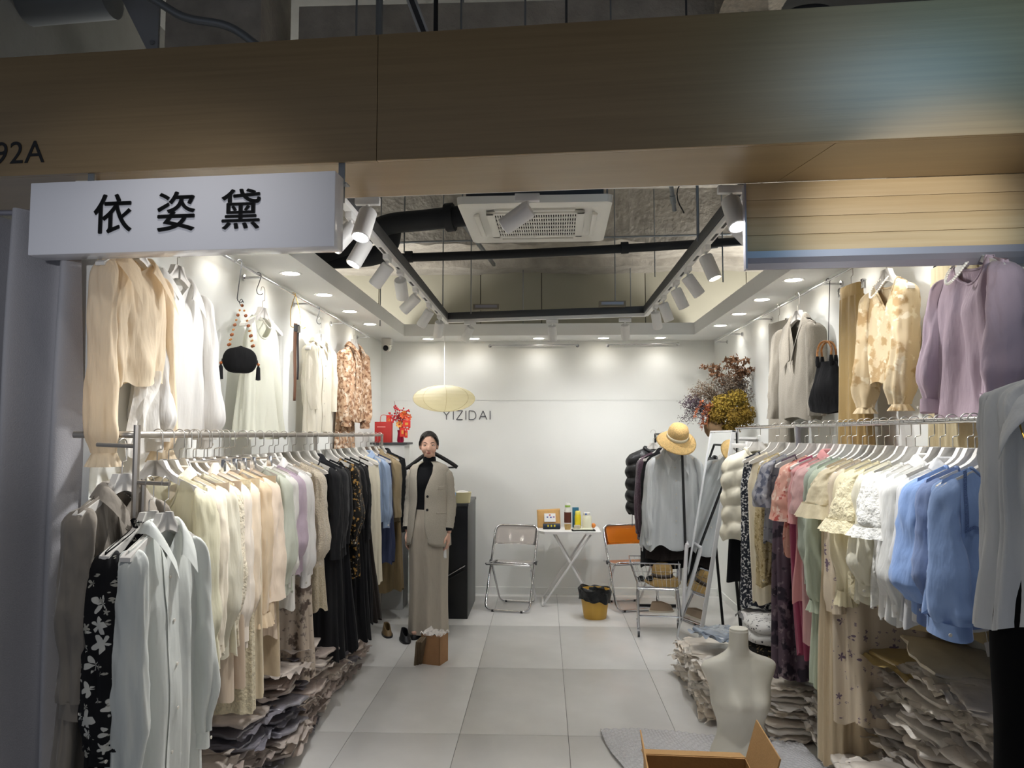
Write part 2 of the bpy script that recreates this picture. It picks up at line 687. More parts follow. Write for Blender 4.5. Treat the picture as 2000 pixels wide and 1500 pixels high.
cu.grid(curtain, 110, 40)
ct = thing('curtain', 'heavy grey curtain hanging at the left edge of the shop front', 'curtain', (0, 0, 0))
cu.build('drape', mat('grey_curtain_cloth', '#a6a5a9', .85, bump=.2, bscale=200, sheen=.15, spec=.2), ct, smooth=180)
MB().tube([(-2.5, 2.80, 2.51), (-1.9, 2.80, 2.51)], .011, 10).build('curtain_rod', M_GREYM, ct)

# white light-box sign
sg = thing('shop_sign', 'white box sign with three large black Chinese characters under the wooden fascia', 'sign', (-1.888, 2.662, 0), FA)
SL = 1.1625
MB().box(0, SL, 0, .09, 2.308, 2.578, .004).build('sign_box', M_SIGN, sg)
for k, ch in enumerate('依姿黛'):
    m = text_mesh(ch, .1545, .0012)
    bold = MB()
    for dx, dz in ((0, 0), (.0022, 0), (-.0022, 0), (0, .0018), (0, -.0018)):
        bold.add([(v.co.x + dx, v.co.y + dz, v.co.z) for v in m.vertices], [tuple(p.vertices) for p in m.polygons])
    obj('character', bold.mesh('character', 0), M_INK, sg, (.253 + k * .2437, -.0022, 2.393), (PI / 2, 0, 0))
for x_ in (.15, SL - .02):
    MB().box(x_ - .012, x_ + .012, .12, .126, 2.50, 2.655).build('bracket', M_GALV, sg)
    MB().box(x_ - .012, x_ + .03, .088, .126, 2.56, 2.566).build('bracket', M_GALV, sg)

# pale slat panel with grey channel on the right
sp = thing('slat_panel', 'pale wood slatted panel with grey bottom channel hanging at upper right', 'panel', (.80, 2.99, 0), FA)
zz = [2.368, 2.438, 2.509, 2.579, 2.649]
for a, b in zip(zz, zz[1:]):
    MB().box(0, 1.5, 0, .022, a + .0007, b - .0007, .0012).build('slat', M_WOODL, sp)
MB().box(.002, 1.5, .014, .03, 2.36, 2.649).build('backing', M_GAP, sp, smooth=0)
ch = MB()
ch.prism([(-.012, 2.372), (.030, 2.372), (.03, 2.305), (.022, 2.305), (.0, 2.325), (-.012, 2.345)], lambda y, z: (0, y, z), lambda y, z: (1.5, y, z))
ch.build('channel', M_GREYM, sp, smooth=0)
MB().box(-.003, .004, -.013, .032, 2.303, 2.645).build('end_cap', M_GREYM, sp, smooth=0)

# ================================================================== lamps
LX, RX, TZ = -.91, .93, 2.71
tr = thing('lighting_track', 'white lighting track under a dark channel running round the open ceiling', 'track')


def track_run(p, q):
    p, q = Vector(p), Vector(q)
    MB().bar(p, q, .036, .03, .002).build('rail', M_WHITEM, tr)
    u = Vector((0, 0, .047))
    MB().bar(p + u, q + u, .05, .06, .003).build('channel', M_DARKM, tr)


track_run((LX, 3.25, TZ), (LX, 7.05, TZ))
track_run((RX, 3.25, TZ + .03), (RX, 6.85, TZ + .03))
track_run((LX, 6.98, TZ), (RX, 6.86, TZ + .03))
track_run((LX, 3.24, TZ), (RX, 3.2, TZ + .03))
sl = MB().box(-.007, .007, -.07, .07, -.0165, -.0145).mesh('slot', 0)
for X, zz_, ys_ in ((LX, TZ, (3.75, 4.2, 4.7, 5.15, 5.75, 6.35)), (RX, TZ + .03, (3.85, 4.1, 4.6, 5.05, 5.55, 6.05))):
    for y in ys_:
        obj('slot', sl, M_BLACKM, tr, (X, y, zz_))

can = MB()
can.lathe([(.032, -.060), (.033, -.074), (.036, -.076), (.040, -.072), (.040, .063), (.036, .070), (0, .071)], 20)
can_me = can.mesh('can')
lens_me = MB().lathe([(0, -.064), (.031, -.064)], 20).mesh('lens')
ad_me = MB().box(-.016, .016, -.055, .055, -.045, -.012, .004).mesh('adapter')
yoke_me = MB().tube([(0, 0, -.045), (0, 0, -.085)], .008, 8).mesh('stem')


def track_spot(X, Y, Z, d, label, watts=None, glow=False, ang=112, drop=.0):
    t_ = thing('track_spotlight', label, 'spotlight', (X, Y, Z), 0, 'track spotlights')
    obj('adapter', ad_me, M_WHITEM, t_, rot=(0, 0, 0 if abs(X) > .8 else PI / 2))
    obj('stem', yoke_me, M_WHITEM, t_)
    d = Vector(d).normalized()
    q = Vector((0, 0, -1)).rotation_difference(d)
    e = q.to_euler()
    pv = Vector((0, 0, -.085)) + d * .055
    c = obj('can', can_me, M_WHITEM, t_, pv, e)
    obj('lens', lens_me, None, c)
    c.children[0].data = lens_me.copy()
    c.children[0].data.materials.append(M_LENSO if glow else M_LENS)
    w = SPOT_W if watts is None else watts
    if w:
        spot_light('spot', pv + d * .1, d, w, ang, 1, .03, (.99, .99, .99), t_)
    return t_


left = [(3.50, (-.72, -.35, -1)), (3.78, (-.45, -.30, -1)), (4.33, (-.8, .25, -1)), (4.74, (-.06, 1.5, -1.25)), (5.32, (-1.1, .3, -1)), (5.95, (-.7, .35, -1)), (6.55, (-.25, .75, -1))]
for i, (y, d) in enumerate(left):
    track_spot(LX, y, TZ, d, '%s spotlight from the shop front along the left-hand track' % ORD[i].replace('nearest', 'first'), SPOT_W * (.75, .8, 1, .55, 1, 1, .6)[i], ang=70 if i == 3 else 112)
right = [(3.64, (.8, -.25, -1)), (4.31, (.35, -.2, -1)), (4.86, (.75, .2, -1)), (5.29, (.5, .2, -1)), (5.86, (.4, .25, -1)), (6.28, (.25, .6, -1))]
for i, (y, d) in enumerate(right):
    track_spot(RX, y, TZ + .03, d, '%s spotlight from the shop front along the right-hand track' % ORD[i].replace('nearest', 'first'))
for i, (x, d) in enumerate(((-.68, (-.55, .5, -1)), (.08, (.05, .55, -1)), (.74, (.1, .6, -1)))):
    track_spot(x, 6.96 - .06 * (x + .9), TZ + .01, d, ('leftmost', 'middle', 'rightmost')[i] + ' of three spotlights on the back track above the white wall', SPOT_W * (.4, 1, 1)[i])
track_spot(-.775, 3.26, TZ, (-.16, -.42, -1), 'brightly glowing spotlight just right of the white box sign', FRONT_W, True, 105)
track_spot(.79, 3.165, TZ + .0, (.12, -.45, -1), 'brightly glowing spotlight at the left end of the slatted panel', FRONT_W, True, 105)
track_spot(-.07, 3.30, TZ + .02, (-.75, .25, -.45), 'tilted spotlight hanging in front of the ceiling cassette unit', 20)

ring_me = MB().lathe([(.052, 0), (.066, -.004), (.07, -.001), (.07, .0)], 28).mesh('trim_ring')
dl_me = MB().lathe([(0, -.001), (.053, -.001)], 28).mesh('lens')


def downlight(x, y, label, k=1.):
    t_ = thing('downlight', label, 'downlight', (x, y, ZC), 0, 'recessed downlights')
    obj('trim_ring', ring_me, M_WHITEM, t_)
    obj('lens', dl_me, M_LENS, t_)
    spot_light('down', (0, 0, -.02), (0, 0, -1), DOWN_W * k, 150, .8, .05, (.99, .99, .99), t_)


for i, y in enumerate((3.86, 4.58, 5.30, 6.02, 6.73)):
    downlight(-1.565, y, '%s round downlight from the shop front in the left soffit' % ORD[i].replace('nearest', 'first'), .8)
for i, y in enumerate((3.5, 4.2, 4.91, 5.62, 6.28, 6.95)):
    downlight(1.615, y, '%s round downlight from the shop front in the right soffit' % ORD[i].replace('nearest', 'first'))
for i, x in enumerate((-1.2, -.72, -.05, .62, 1.2)):
    downlight(x, 7.80, '%s round downlight from the left in the back soffit' % ORD[i].replace('nearest', 'first'), .65)

# paper lantern
ln = thing('paper_lantern', 'flat oval cream paper lantern hanging in front of the back wall lettering', 'lantern', (-.91, 6.9, 1.985))
N_R = 8


def lantern(u, v):
    t_ = v * PI
    a = u * 2 * PI
    r = .274 * max(sin(t_), 0) ** 1.05 + .008
    r *= 1 + .006 * sin(v * 80)
    return (r * cos(a), r * sin(a), .120 * cos(t_))


MB().grid(lantern, 48, 60, cu=True).build('shade', mat('cream_rice_paper', '#f8f3dc', .9, transl=.6, bump=.2, bscale=60), ln, smooth=60)
for k in range(N_R):
    a = 2 * PI * k / N_R + .2
    MB().tube([((.275 * max(sin(t_), 0) ** 1.05 + .009) * cos(a), (.275 * max(sin(t_), 0) ** 1.05 + .009) * sin(a), .121 * cos(t_)) for t_ in [PI * i / 20 for i in range(21)]],
              .0014, 5).build('rib', mat('lantern_thread', '#cdbf92', .8), ln)
MB().tube([(0, 0, .1), (0, 0, .715)], .003, 6).build('cord', M_WHITEM, ln)

# ceiling cassette
ac = thing('air_conditioner', 'square white ceiling cassette air conditioner with slotted grille', 'air conditioner', (-.045, 4.96, 3.05), R_(-1))
s_ = .475


def rrect(s, r, n=5):
    o = []
    for cx, cy, a0 in ((s - r, s - r, 0), (-s + r, s - r, 90), (-s + r, -s + r, 180), (s - r, -s + r, 270)):
        for i in range(n + 1):
            a = R_(a0 + 90 * i / n)
            o.append((cx + r * cos(a), cy + r * sin(a)))
    return o


a_ = MB()
P = [rrect(.475, .04), rrect(.47, .04), rrect(.40, .02), rrect(.36, .02), rrect(.34, .02)]
Zs = [.045, 0, -.012, .012, .012]
n_ = len(P[0])
for pts, z in zip(P, Zs):
    a_.v += [(x, y, z) for x, y in pts]
for i in range(4):
    for j in range(n_):
        a_.f.append((i * n_ + j, i * n_ + (j + 1) % n_, (i + 1) * n_ + (j + 1) % n_, (i + 1) * n_ + j))
a_.f.append(tuple(range(4 * n_, 5 * n_)))
a_.f.append(tuple(range(n_)))
a_.build('panel', M_PLAST, ac)
MB().box(-.42, .42, -.42, .42, .045, .30).build('casing', M_DARKM, ac, smooth=0)
MB().box(-.262, .262, -.262, .262, -.004, .012).build('grille_well', mat('grille_shadow_well', '#2a2421', .9), ac, smooth=0)
for k in range(7):
    y = -.262 + .524 * k / 6
    MB().box(-.262, .262, y - .0085, y + .0085, -.012, .0).build('cross_bar', M_PLAST, ac, smooth=0)
lv = MB().box(-.0036, .0036, -.262, .262, -.0105, .0).mesh('louvre', 0)
for k in range(35):
    obj('louvre', lv, M_PLAST, ac, (-.262 + .524 * k / 34, 0, 0))
fr = MB()
for a, b, c, d in ((-.31, -.262, -.29, .29), (.262, .31, -.29, .29), (-.31, .31, -.29, -.262), (-.31, .31, .262, .29)):
    fr.box(a, b, c, d, -.013, .005, .002)
fr.build('grille_frame', M_PLAST, ac)
for k, (x, y, w, d) in enumerate(((-.375, 0, .035, .5), (.375, 0, .035, .5), (0, -.345, .5, .03), (0, .345, .5, .03))):
    MB().box(x - w / 2, x + w / 2, y - d / 2, y + d / 2, -.016, .005, .006).build('vane', M_PLAST, ac)
for i in (-1, 1):
    for j in (-1, 1):
        MB().tube([(i * .44, j * .44, .04), (i * .44, j * .44, 1.7)], .005, 6).build('hanging_rod', M_GALV, ac)

# pipes, rods and struts of the open ceiling
def pipe(name, label, cat, pts, r, m, n=12, collars=()):
    t_ = thing(name, label, cat, pts[0])
    o = Vector(pts[0])
    q = [Vector(p) - o for p in pts]
    MB().tube(smooth_path(q, 6) if len(q) > 2 else q, r, n).build('run', m, t_)
    for f in collars:
        i = min(int(f * (len(q) - 1)), len(q) - 2)
        p = q[i].lerp(q[i + 1], f * (len(q) - 1) - i)
        d = (q[i + 1] - q[i]).normalized()
        MB().tube([p - d * .03, p + d * .03], r * 1.35, n).build('collar', m, t_)
    return t_


pipe('drain_pipe', 'long thin black pipe crossing behind the ceiling cassette', 'pipe', [(-2.8, 6.2, 3.10), (0, 6.2, 3.16), (2.8, 6.2, 3.30)], .036, M_BLACKR, collars=(.3, .62, .75))
pipe('refrigerant_pipe', 'thick black insulated pipe bending down left of the cassette', 'pipe', [(-.5, 5.3, 3.22), (-.85, 5.35, 3.20), (-1.15, 5.4, 3.18), (-1.42, 5.42, 3.05), (-1.75, 5.45, 2.95)], .075, M_BLACKR, collars=(.12,))
pipe('insulated_duct', 'stub of thick black pipe below the insulated bend', 'pipe', [(-1.12, 5.5, 3.2), (-1.15, 5.5, 3.05), (-1.3, 5.5, 2.97), (-1.8, 5.5, 2.95)], .07, M_BLACKR)
pipe('conduit', 'thin pale conduit crossing the ceiling void behind the black pipe', 'pipe', [(-2.8, 6.9, 3.42), (2.8, 6.9, 3.50)], .009, M_GALV)
pipe('sprinkler_pipe', 'slanting grey pipe with drop fitting right of the cassette', 'pipe', [(.60, 4.6, 4.74), (.98, 5.6, 3.32)], .016, M_GALV, collars=(.95,))
pipe('cable', 'thin loose cable looping beside the slanting grey pipe', 'cable', [(.80, 5.0, 4.74), (1.02, 5.4, 3.7), (1.0, 5.6, 3.45), (1.05, 5.6, 3.3)], .005, M_BLACKM, 6)
pipe('strut', 'slanting galvanised strut left of the cassette grille', 'strut', [(-.62, 5.6, 3.27), (-.5, 7.6, 3.38)], .02, M_GALV, 4)
pipe('strut', 'dark horizontal tray end hanging above the cassette left corner', 'strut', [(-.72, 5.2, 3.42), (-.52, 5.2, 3.42)], .04, M_DARKM, 4)
rods = [(785, 5.5, 3.0), (863, 6.4, 2.75), (919, 6.8, 2.75), (1022, 8.4, 2.7), (1203, 6.9, 2.75), (1233, 8.4, 2.7), (1281, 7.4, 3.2), (1366, 4.4, 2.78), (1413, 6.2, 2.9), (738, 6.5, 2.6)]
rl = ['thin ceiling rod just right of the glowing spotlight by the sign', 'thin ceiling rod at the far left corner of the track', 'thin ceiling rod just right of the far left track corner',
      'faint vertical rod before the olive panel below the cassette', 'thin ceiling rod below the cassette right corner', 'faint vertical rod right of centre before the olive panel',
      'thin rod crossing the rough concrete right of the cassette', 'thick ceiling rod beside the right-hand track', 'short rod in the gap behind the right-hand track', 'dark rod above the left soffit edge']
for (p, y, z0), lb in zip(rods, rl):
    x = (p - 1062) / 1480 * y
    pipe('threaded_rod', lb, 'rod', [(x, y, z0), (x, y, 4.75)], .0085 if p == 1366 else .0055, M_GALV, 6)
for x, y, z, lb in ((-.52, 6.83, TZ + .11, 'left'), (.62, 6.80, TZ + .125, 'right')):
    t_ = thing('lamp_driver', 'small metal driver box lying on the back track at its %s end' % lb, 'driver box', (x, y, z))
    MB().box(-.12, .12, -.03, .03, -.03, .02, .003).build('box', mat('driver_box_tan', '#7b7466', .6), t_)
    MB().box(-.1, .1, -.031, -.03, -.015, .01).build('sticker', M_GREYM, t_)

# things above the fascia
pipe('air_duct', 'grey round duct end at the top left corner above the fascia', 'duct', [(-3.4, 4.0, 4.06), (-2.42, 4.0, 4.12)], .13, M_GALV, 20)
pipe('cable', 'thick grey cable sagging along the top left above the fascia', 'cable', [(-2.55, 3.9, 4.12), (-2.2, 3.9, 4.06), (-1.95, 3.9, 3.92), (-1.7, 3.9, 3.86), (-1.5, 3.9, 3.72)], .022, M_GALV)
cp = thing('steel_plate', 'pale grey slanted steel bracket beside the column above the fascia', 'plate', (-2.42, 4.05, 3.5))
MB().prism([(.25, .2), (-.02, .72), (-.02, .9), (.2, .9), (.25, .9)], lambda x, z: (x, 0, z), lambda x, z: (x, .02, z)).build('plate', mat('pale_grey_steel', '#a0a2a5', .5, .3), cp, smooth=0)
MB().lathe([(.014, 0), (.014, .016), (0, .018)], 8, (.22, -.01, .36), 'y').build('bolt', M_GALV, cp)
struct(MB().box(-2.16, -1.6, 4.1, 4.6, 3.0, 4.75, .01).build('column_concrete', M_CONCL))
for p, y, r, m, nm, lb in ((682, 4.05, .006, M_GALV, 'threaded_rod', 'thin rod left of the grey conduit above the fascia'), (729, 4.05, .02, M_GALV, 'conduit', 'upright grey conduit standing above the fascia seam'),
                           (845, 4.0, .013, M_BLACKM, 'conduit', 'black upright pipe end above the fascia'), (897, 4.1, .006, M_GALV, 'threaded_rod', 'thin rod right of the black pipe end above the fascia'),
                           (1027, 4.1, .006, M_GALV, 'threaded_rod', 'thin rod above the middle of the fascia'), (1110, 4.1, .007, M_DARKM, 'threaded_rod', 'dark rod right of the fascia middle'),
                           (1199, 4.1, .005, M_GALV, 'threaded_rod', 'faint rod above the fascia left of the chalky concrete'), (1350, 4.0, .006, M_DARKM, 'threaded_rod', 'dark rod in front of the chalky concrete stump')):
    x = (p - 1062) / 1480 * y
    pipe(nm, lb, 'pipe' if nm == 'conduit' else 'rod', [(x, y, 3.5), (x, y, 4.74)], r, m, 8)
st_ = thing('strut', 'slanting slotted steel strut above the fascia left of centre', 'strut', (-.80, 4.0, 4.25))
for dx in (-.022, .022):
    MB().bar((dx, 0, 0), (.17 + dx, 0, -.45), .02, .014, .002).build('flange', mat('bright_galvanised', '#b9bcbc', .4, .6), st_)
MB().bar((0, .01, 0), (.17, .01, -.45), .01, .04).build('web', M_DARKM, st_)
MB().box(-.1, .12, -.02, .02, -.01, .02, .003).build('clamp', M_GALV, st_)
for k, (p, y) in enumerate(((1452, 4.2), (1500, 4.2))):
    x = (p - 1062) / 1480 * y
    t_ = thing('steel_upright', ('left', 'right')[k] + ' one of two grey steel uprights above the fascia on the right', 'upright', (x, y, 3.5))
    MB().box(-.025, .025, -.02, .02, 0, 1.24, .003).build('web', M_GALV, t_)
    MB().box(.012, .03, -.035, .035, 0, 1.24, .003).build('flange', M_GALV, t_)
pipe('cable', 'black cable arching above the fascia on the right', 'cable', [(1.28, 4.1, 3.93), (1.4, 4.1, 4.0), (1.55, 4.1, 4.01), (1.66, 4.1, 3.94)], .012, M_BLACKM)

# wall rails
def wall_rail(name, label, p, q, stand, brackets):
    p, q, stand = Vector(p), Vector(q), Vector(stand)
    t_ = thing(name, label, 'rail', p)
    MB().tube([(0, 0, 0), q - p], .0075, 10).build('rod', M_CHROME, t_)
    for f in brackets:
        c = (q - p) * f
        MB().tube([c, c + stand], .007, 8).build('bracket', M_CHROME, t_)
        MB().tube([c + stand * .9, c + stand], .019, 14).build('rosette', M_CHROME, t_)


wall_rail('wall_rail', 'thin chrome hanging rail along the left wall under the soffit', (-1.62, 2.95, 2.56), (-1.62, 6.95, 2.56), (-.12, 0, 0), (.02, .33, .55, .78, 1))
wall_rail('wall_rail', 'thin chrome hanging rail along the right wall under the soffit', (1.68, 3.02, 2.56), (1.68, 7.45, 2.56), (.12, 0, 0), (.06, .355, .67, .87, 1))
wall_rail('wall_rail', 'short chrome rail on the back wall left of centre', (-.57, YB - .06, 2.60), (.36, YB - .06, 2.60), (0, .06, 0), (0, 1))
wall_rail('wall_rail', 'short chrome rail on the back wall right of centre', (.68, YB - .06, 2.60), (1.42, YB - .06, 2.61), (0, .06, 0), (0, 1))

cc = thing('security_camera', 'small white security camera in the far left ceiling corner', 'camera', (-1.62, 7.75, 2.6))
MB().box(-.05, .05, -.05, .05, -.02, .05, .01).build('mount', M_PLAST, cc)
MB().tube([(0, .03, -.04), (0, -.07, -.055)], .042, 16).build('housing', M_PLAST, cc)
MB().ball((0, -.068, -.056), (.03, .02, .03)).build('lens', M_GLASSD, cc)

# YIZIDAI on the back wall: raised strokes, one letter each
yz = thing('wall_lettering', 'thin dark capital lettering on the white back wall beside the lantern', 'lettering', (-1.072, YB - .004, 1.815))
STK = {'Y': ((0, 1, .5, .5), (1, 1, .5, .5), (.5, .5, .5, 0)), 'I': ((0, 0, 0, 1),), 'Z': ((0, 1, 1, 1), (1, 1, 0, 0), (0, 0, 1, 0)),
       'A': ((0, 0, .5, 1), (.5, 1, 1, 0), (.2, .36, .8, .36))}
x = 0
for ch_, w in (('Y', .078), ('I', 0), ('Z', .066), ('I', 0), ('D', .074), ('A', .082), ('I', 0)):
    b = MB()
    hh = .094
    if ch_ == 'D':
        pts = [(0, 0), (.35, 0)] + [(.42 + .58 * cos(R_(a)), .5 + .5 * sin(R_(a))) for a in range(-75, 90, 15)] + [(.35, 1), (0, 1)]
        pts = [(x + p[0] * w, 0, p[1] * hh) for p in pts]
        for p, q in zip(pts, pts[1:] + pts[:1]):
            b.bar(p, q, .006, .0075, up=(0, 1, 0))
    else:
        for x0, z0, x1, z1 in STK[ch_]:
            b.bar((x + x0 * w, 0, z0 * hh), (x + x1 * w, 0, z1 * hh), .0075, .006, up=(0, 1, 0))
    b.build('letter', mat('dark_grey_letters', '#3c3c42', .5), yz, smooth=0)
    x += w + .034

# ================================================================== hangers and garments
def hanger_body(thick=.024):
    top = [(.034, 0), (.040, -.012), (.050, -.031), (.070, -.050), (.10, -.066), (.15, -.088), (.195, -.109), (.212, -.120)]
    bot = [(.214, -.133), (.20, -.135), (.15, -.115), (.10, -.094), (.07, -.080), (.045, -.068), (.02, -.061)]
    half = top + bot
    poly = [(0, 0)] + half + [(0, -.059)]
    b = MB()

    def th(x):
        return thick * (.5 + .25 * clamp((abs(x) - .08) / .12))
    for sgn in (-1, 1):
        pl = [(sgn * x, z) for x, z in poly]
        b.prism(pl, lambda x, z: (x, -th(x), z), lambda x, z: (x, th(x), z))
    return b


HB = hanger_body().mesh('hanger_body', 30)
hk = [(-.024, 0, -.006)] + arc((0, 0), .022, 180, 0, 10) + [(.022, 0, -.05), (.0195, 0, -.057), (.003, 0, -.060), (0, 0, -.066), (0, 0, -.102)]
HK = MB().tube(hk, .0021, 6).mesh('hook', 60)
HB.materials.append(M_HANG)
HK.materials.append(M_STEEL)
HBB = HB.copy()
HBB.materials[0] = M_HANGB
# clip hanger: straight bar with two clips
cb = MB().tube([(-.16, 0, -.11), (.16, 0, -.11)], .004, 8)
for sx in (-1, 1):
    cb.box(sx * .13 - .012, sx * .13 + .012, -.009, .009, -.15, -.10, .002)
CB = cb.mesh('clip_bar')
CB.materials.append(M_CHROME)


def hanger(loc, yaw, label, kind='wood', group='garment hangers'):
    t = thing('clothes_hanger', label, 'hanger', loc, yaw, group)
    obj('hook', HK, None, t)
    if kind == 'clip':
        obj('clip_bar', CB, None, t)
    else:
        obj('hanger_body', HB if kind == 'wood' else HBB, None, t, (0, 0, -.10))
    return t


Z0, SLOPE = -.147, .44
btn_me = MB().lathe([(0, -.002), (.0055, -.0015), (.006, 0), (.0055, .0015), (0, .002)], 10, axis='y').mesh('button')


def gw(x):
    """cloth fold wave: rounded crests, sharp valleys, about -1..1"""
    return 2.2 * abs(sin(x / 2)) - 1.4


def ridge(x, y, z):
    n = noise.noise(Vector((x, y, z)))
    return (1 - abs(n) * 2.4)


class Torso:
    """draped body of a garment: a closed loft that hangs from the shoulder line. Front is -y."""

    def __init__(s, st, rnd):
        g = st.get
        s.w, s.wc, s.wh = g('w', .208), g('wc', .222), g('wh', .25)
        s.L, s.t, s.flare = g('L', .68), g('t', .034), g('flare', .35)
        s.nw, s.nd, s.nb, s.vee = g('nw', .078), g('nd', .06), g('nb', .012), g('vee', False)
        s.fa, s.nf = g('fa', .012), g('nf', 5)
        s.cin = g('cin')                       # (where, how tight, width)
        s.p = [rnd.uniform(0, 6.28) for _ in range(8)]
        s.hemf, s.hems = g('hemf', .0), g('hems', .012)
        s.slope, s.z0 = g('slope', SLOPE), g('z0', Z0 - .45 * (g('nw', .078) - .078))
        s.seed = rnd.uniform(0, 90)
        s.skew = g('skew', 0.)
        s.top_gather = g('gather', 0.)
        s.wr = g('wr', .0055)

    def S(s, a, v, off=0.):
        c, n = cos(a), sin(a)
        cx = math.copysign(abs(c) ** .72, c)
        ny = math.copysign(abs(n) ** .85, n)
        W = lerp(s.w, s.wc, min(1, v / .18)) if v < .18 else lerp(s.wc, s.wh, ((v - .18) / .82) ** 1.1)
        T = s.t * (.28 + .72 * min(1, v / .22) ** .7) * (1 + s.flare * v)
        if s.cin:
            w0, k, wd = s.cin
            gk = k * math.exp(-((v - w0) / wd) ** 2)
            W *= 1 - gk
            T *= 1 - gk * .6
        A = s.fa * (s.top_gather + (1 - s.top_gather) * min(1, (v / .85)) ** .8)
        nf = s.nf
        wp_ = .9 * sin(v * 2.6 + s.p[1]) + .5 * sin(a * 2 + s.p[5])
        f = A * (.85 * gw(nf * a + s.p[0] + wp_) + .5 * gw((nf * 2 + 1) * a + s.p[2] + v * 1.4) * min(1, v * 1.6) + .25 * sin((nf + 2) * a + s.p[3] - 2 * v))
        up = min(1, v * 6)
        f += noise.noise(Vector((cx * 4.5 + s.seed, ny * 3, v * 3))) * .012 * up
        f += ridge(cx * 5 + s.seed + v * 1.2, ny * 4, v * 2.2 + s.p[6]) * s.wr * up
        x = W * cx + (f * .5 + off) * c
        y = T * ny + (f + off) * math.copysign(max(abs(n), .25), n)
        xt = abs(s.w * cx)
        zt = s.z0 - s.slope * max(0, xt - s.nw)
        if xt < s.nw:
            k = xt / s.nw
            if n < 0:
                zt -= s.nd * (1 - k if s.vee else math.sqrt(max(0, 1 - k * k)))
            else:
                zt -= s.nb * (1 - k * k)
        zb = s.z0 - s.L + s.hems * sin(nf * a + s.p[4]) - s.hemf * abs(c) ** 3 * -1 + s.skew * cx
        z = lerp(zt, zb, v)
        x += .02 * v * noise.noise(Vector((v * 1.5, s.seed, 3)))
        return Vector((x, y, z))

    def build(s, m, root, na=92, nv=34, name='body'):
        return MB().grid(lambda u, v: s.S(u * 2 * PI, v ** 1.15), na, nv, cu=True).build(name, m, root, smooth=180)

    def strip(s, m, root, a0, a1, v0, v1, name, off=.004, na=4, nv=24):
        return MB().grid(lambda u, v: s.S(lerp(a0, a1, u), lerp(v0, v1, v), off), na, nv).build(name, m, root, smooth=180)

    def neck_loop(s, off=.0, n=28):
        k = (s.nw / s.w) ** (1 / .72) * .999
        a = math.acos(k)
        pts = [s.S(-PI + a + (PI - 2 * a) * i / n, 0, off) for i in range(n + 1)]
        pts += [s.S(a + (PI - 2 * a) * i / n, 0, off) for i in range(1, n)]
        return pts


def sleeve(T, side, st, rnd, m, root, mc=None):
    g = st.get
    L = g('sl', .6)
    pr = g('spr', [(0, .062), (.3, .06), (1, .052)])
    out, fwd, fa, nf = g('out', .03), g('fwd', -.02) + rnd.uniform(-.012, .012), g('sfa', .009), g('snf', 4)
    p = [rnd.uniform(0, 6.28) for _ in range(5)]
    x0 = side * (T.w - .024)
    zs = T.z0 - T.slope * (T.w - T.nw) + .004
    sd = rnd.uniform(0, 50)
    cap = .09
    L *= rnd.uniform(.985, 1.015)

    def S(a, t, extra=0.):
        r = prof(pr, min(t, 1))
        k = math.sqrt(max(0., 1 - (1 - min(t / cap, 1)) ** 2)) if t < cap else 1
        A = fa * (.25 + .75 * min(t, 1))
        f = A * (.7 * gw(nf * a + p[0] + 2.5 * t + sin(t * 4 + p[3])) + .4 * gw((nf * 2 - 1) * a + p[1] - 2 * t))
        f += noise.noise(Vector((cos(a) * 1.8 + sd, sin(a) * 1.8, t * 4))) * .008 + ridge(cos(a) * 1.6 + sd, sin(a) * 1.6 + t * 2, t * 5.5) * .0042
        f *= k
        c = x0 + side * (out * (1 - math.exp(-3 * t)) + r * .24 * k)
        return Vector((c + (r * g('sx', .56) * k + f) * cos(a) + .02 * t * noise.noise(Vector((t * 3, sd, 1))), (r * k + f + extra) * sin(a) + fwd * t * (1 + t), zs - L * t - .020 * k * side * cos(a) * (1 - t)))
    MB().grid(lambda u, v: S(u * 2 * PI, v ** 1.1), 40, 34, cu=True).build('sleeve', m, root, smooth=180)
    ch = g('cuff', 0)
    if ch:
        rc = g('rcuff', .038)
        c0 = S(0, 1).lerp(S(PI, 1), .5)

        def Cf(u, v):
            a = u * 2 * PI
            flr = 1 + g('cflare', .05) * v
            return (c0.x + rc * .62 * flr * cos(a), c0.y + rc * flr * sin(a), c0.z - ch * (v - .08) + .004 * sin(2 * a + p[2]))
        MB().grid(Cf, 24, 5, cu=True).build('cuff', mc or m, root, smooth=180)
        obj('button', btn_me, None, root, (c0.x + side * rc * .5, c0.y - rc * .95, c0.z - ch * .5))
        root.children[-1].hide_render = False
        if not btn_me.materials:
            btn_me.materials.append(mat('pearl_button', '#e2dccf', .3))
    fr = g('frill', 0)
    if fr:
        r1 = prof(pr, 1)

        def Ff(u, v):
            a = u * 2 * PI
            c0 = S(0, 1).lerp(S(PI, 1), .5)
            rr = r1 * (1 + .35 * v) + .010 * v * sin(11 * a + p[3])
            return (c0.x + rr * .8 * cos(a), c0.y + rr * sin(a), c0.z - fr * v)
        MB().grid(Ff, 44, 5, cu=True).build('frill', mc or m, root, smooth=180)


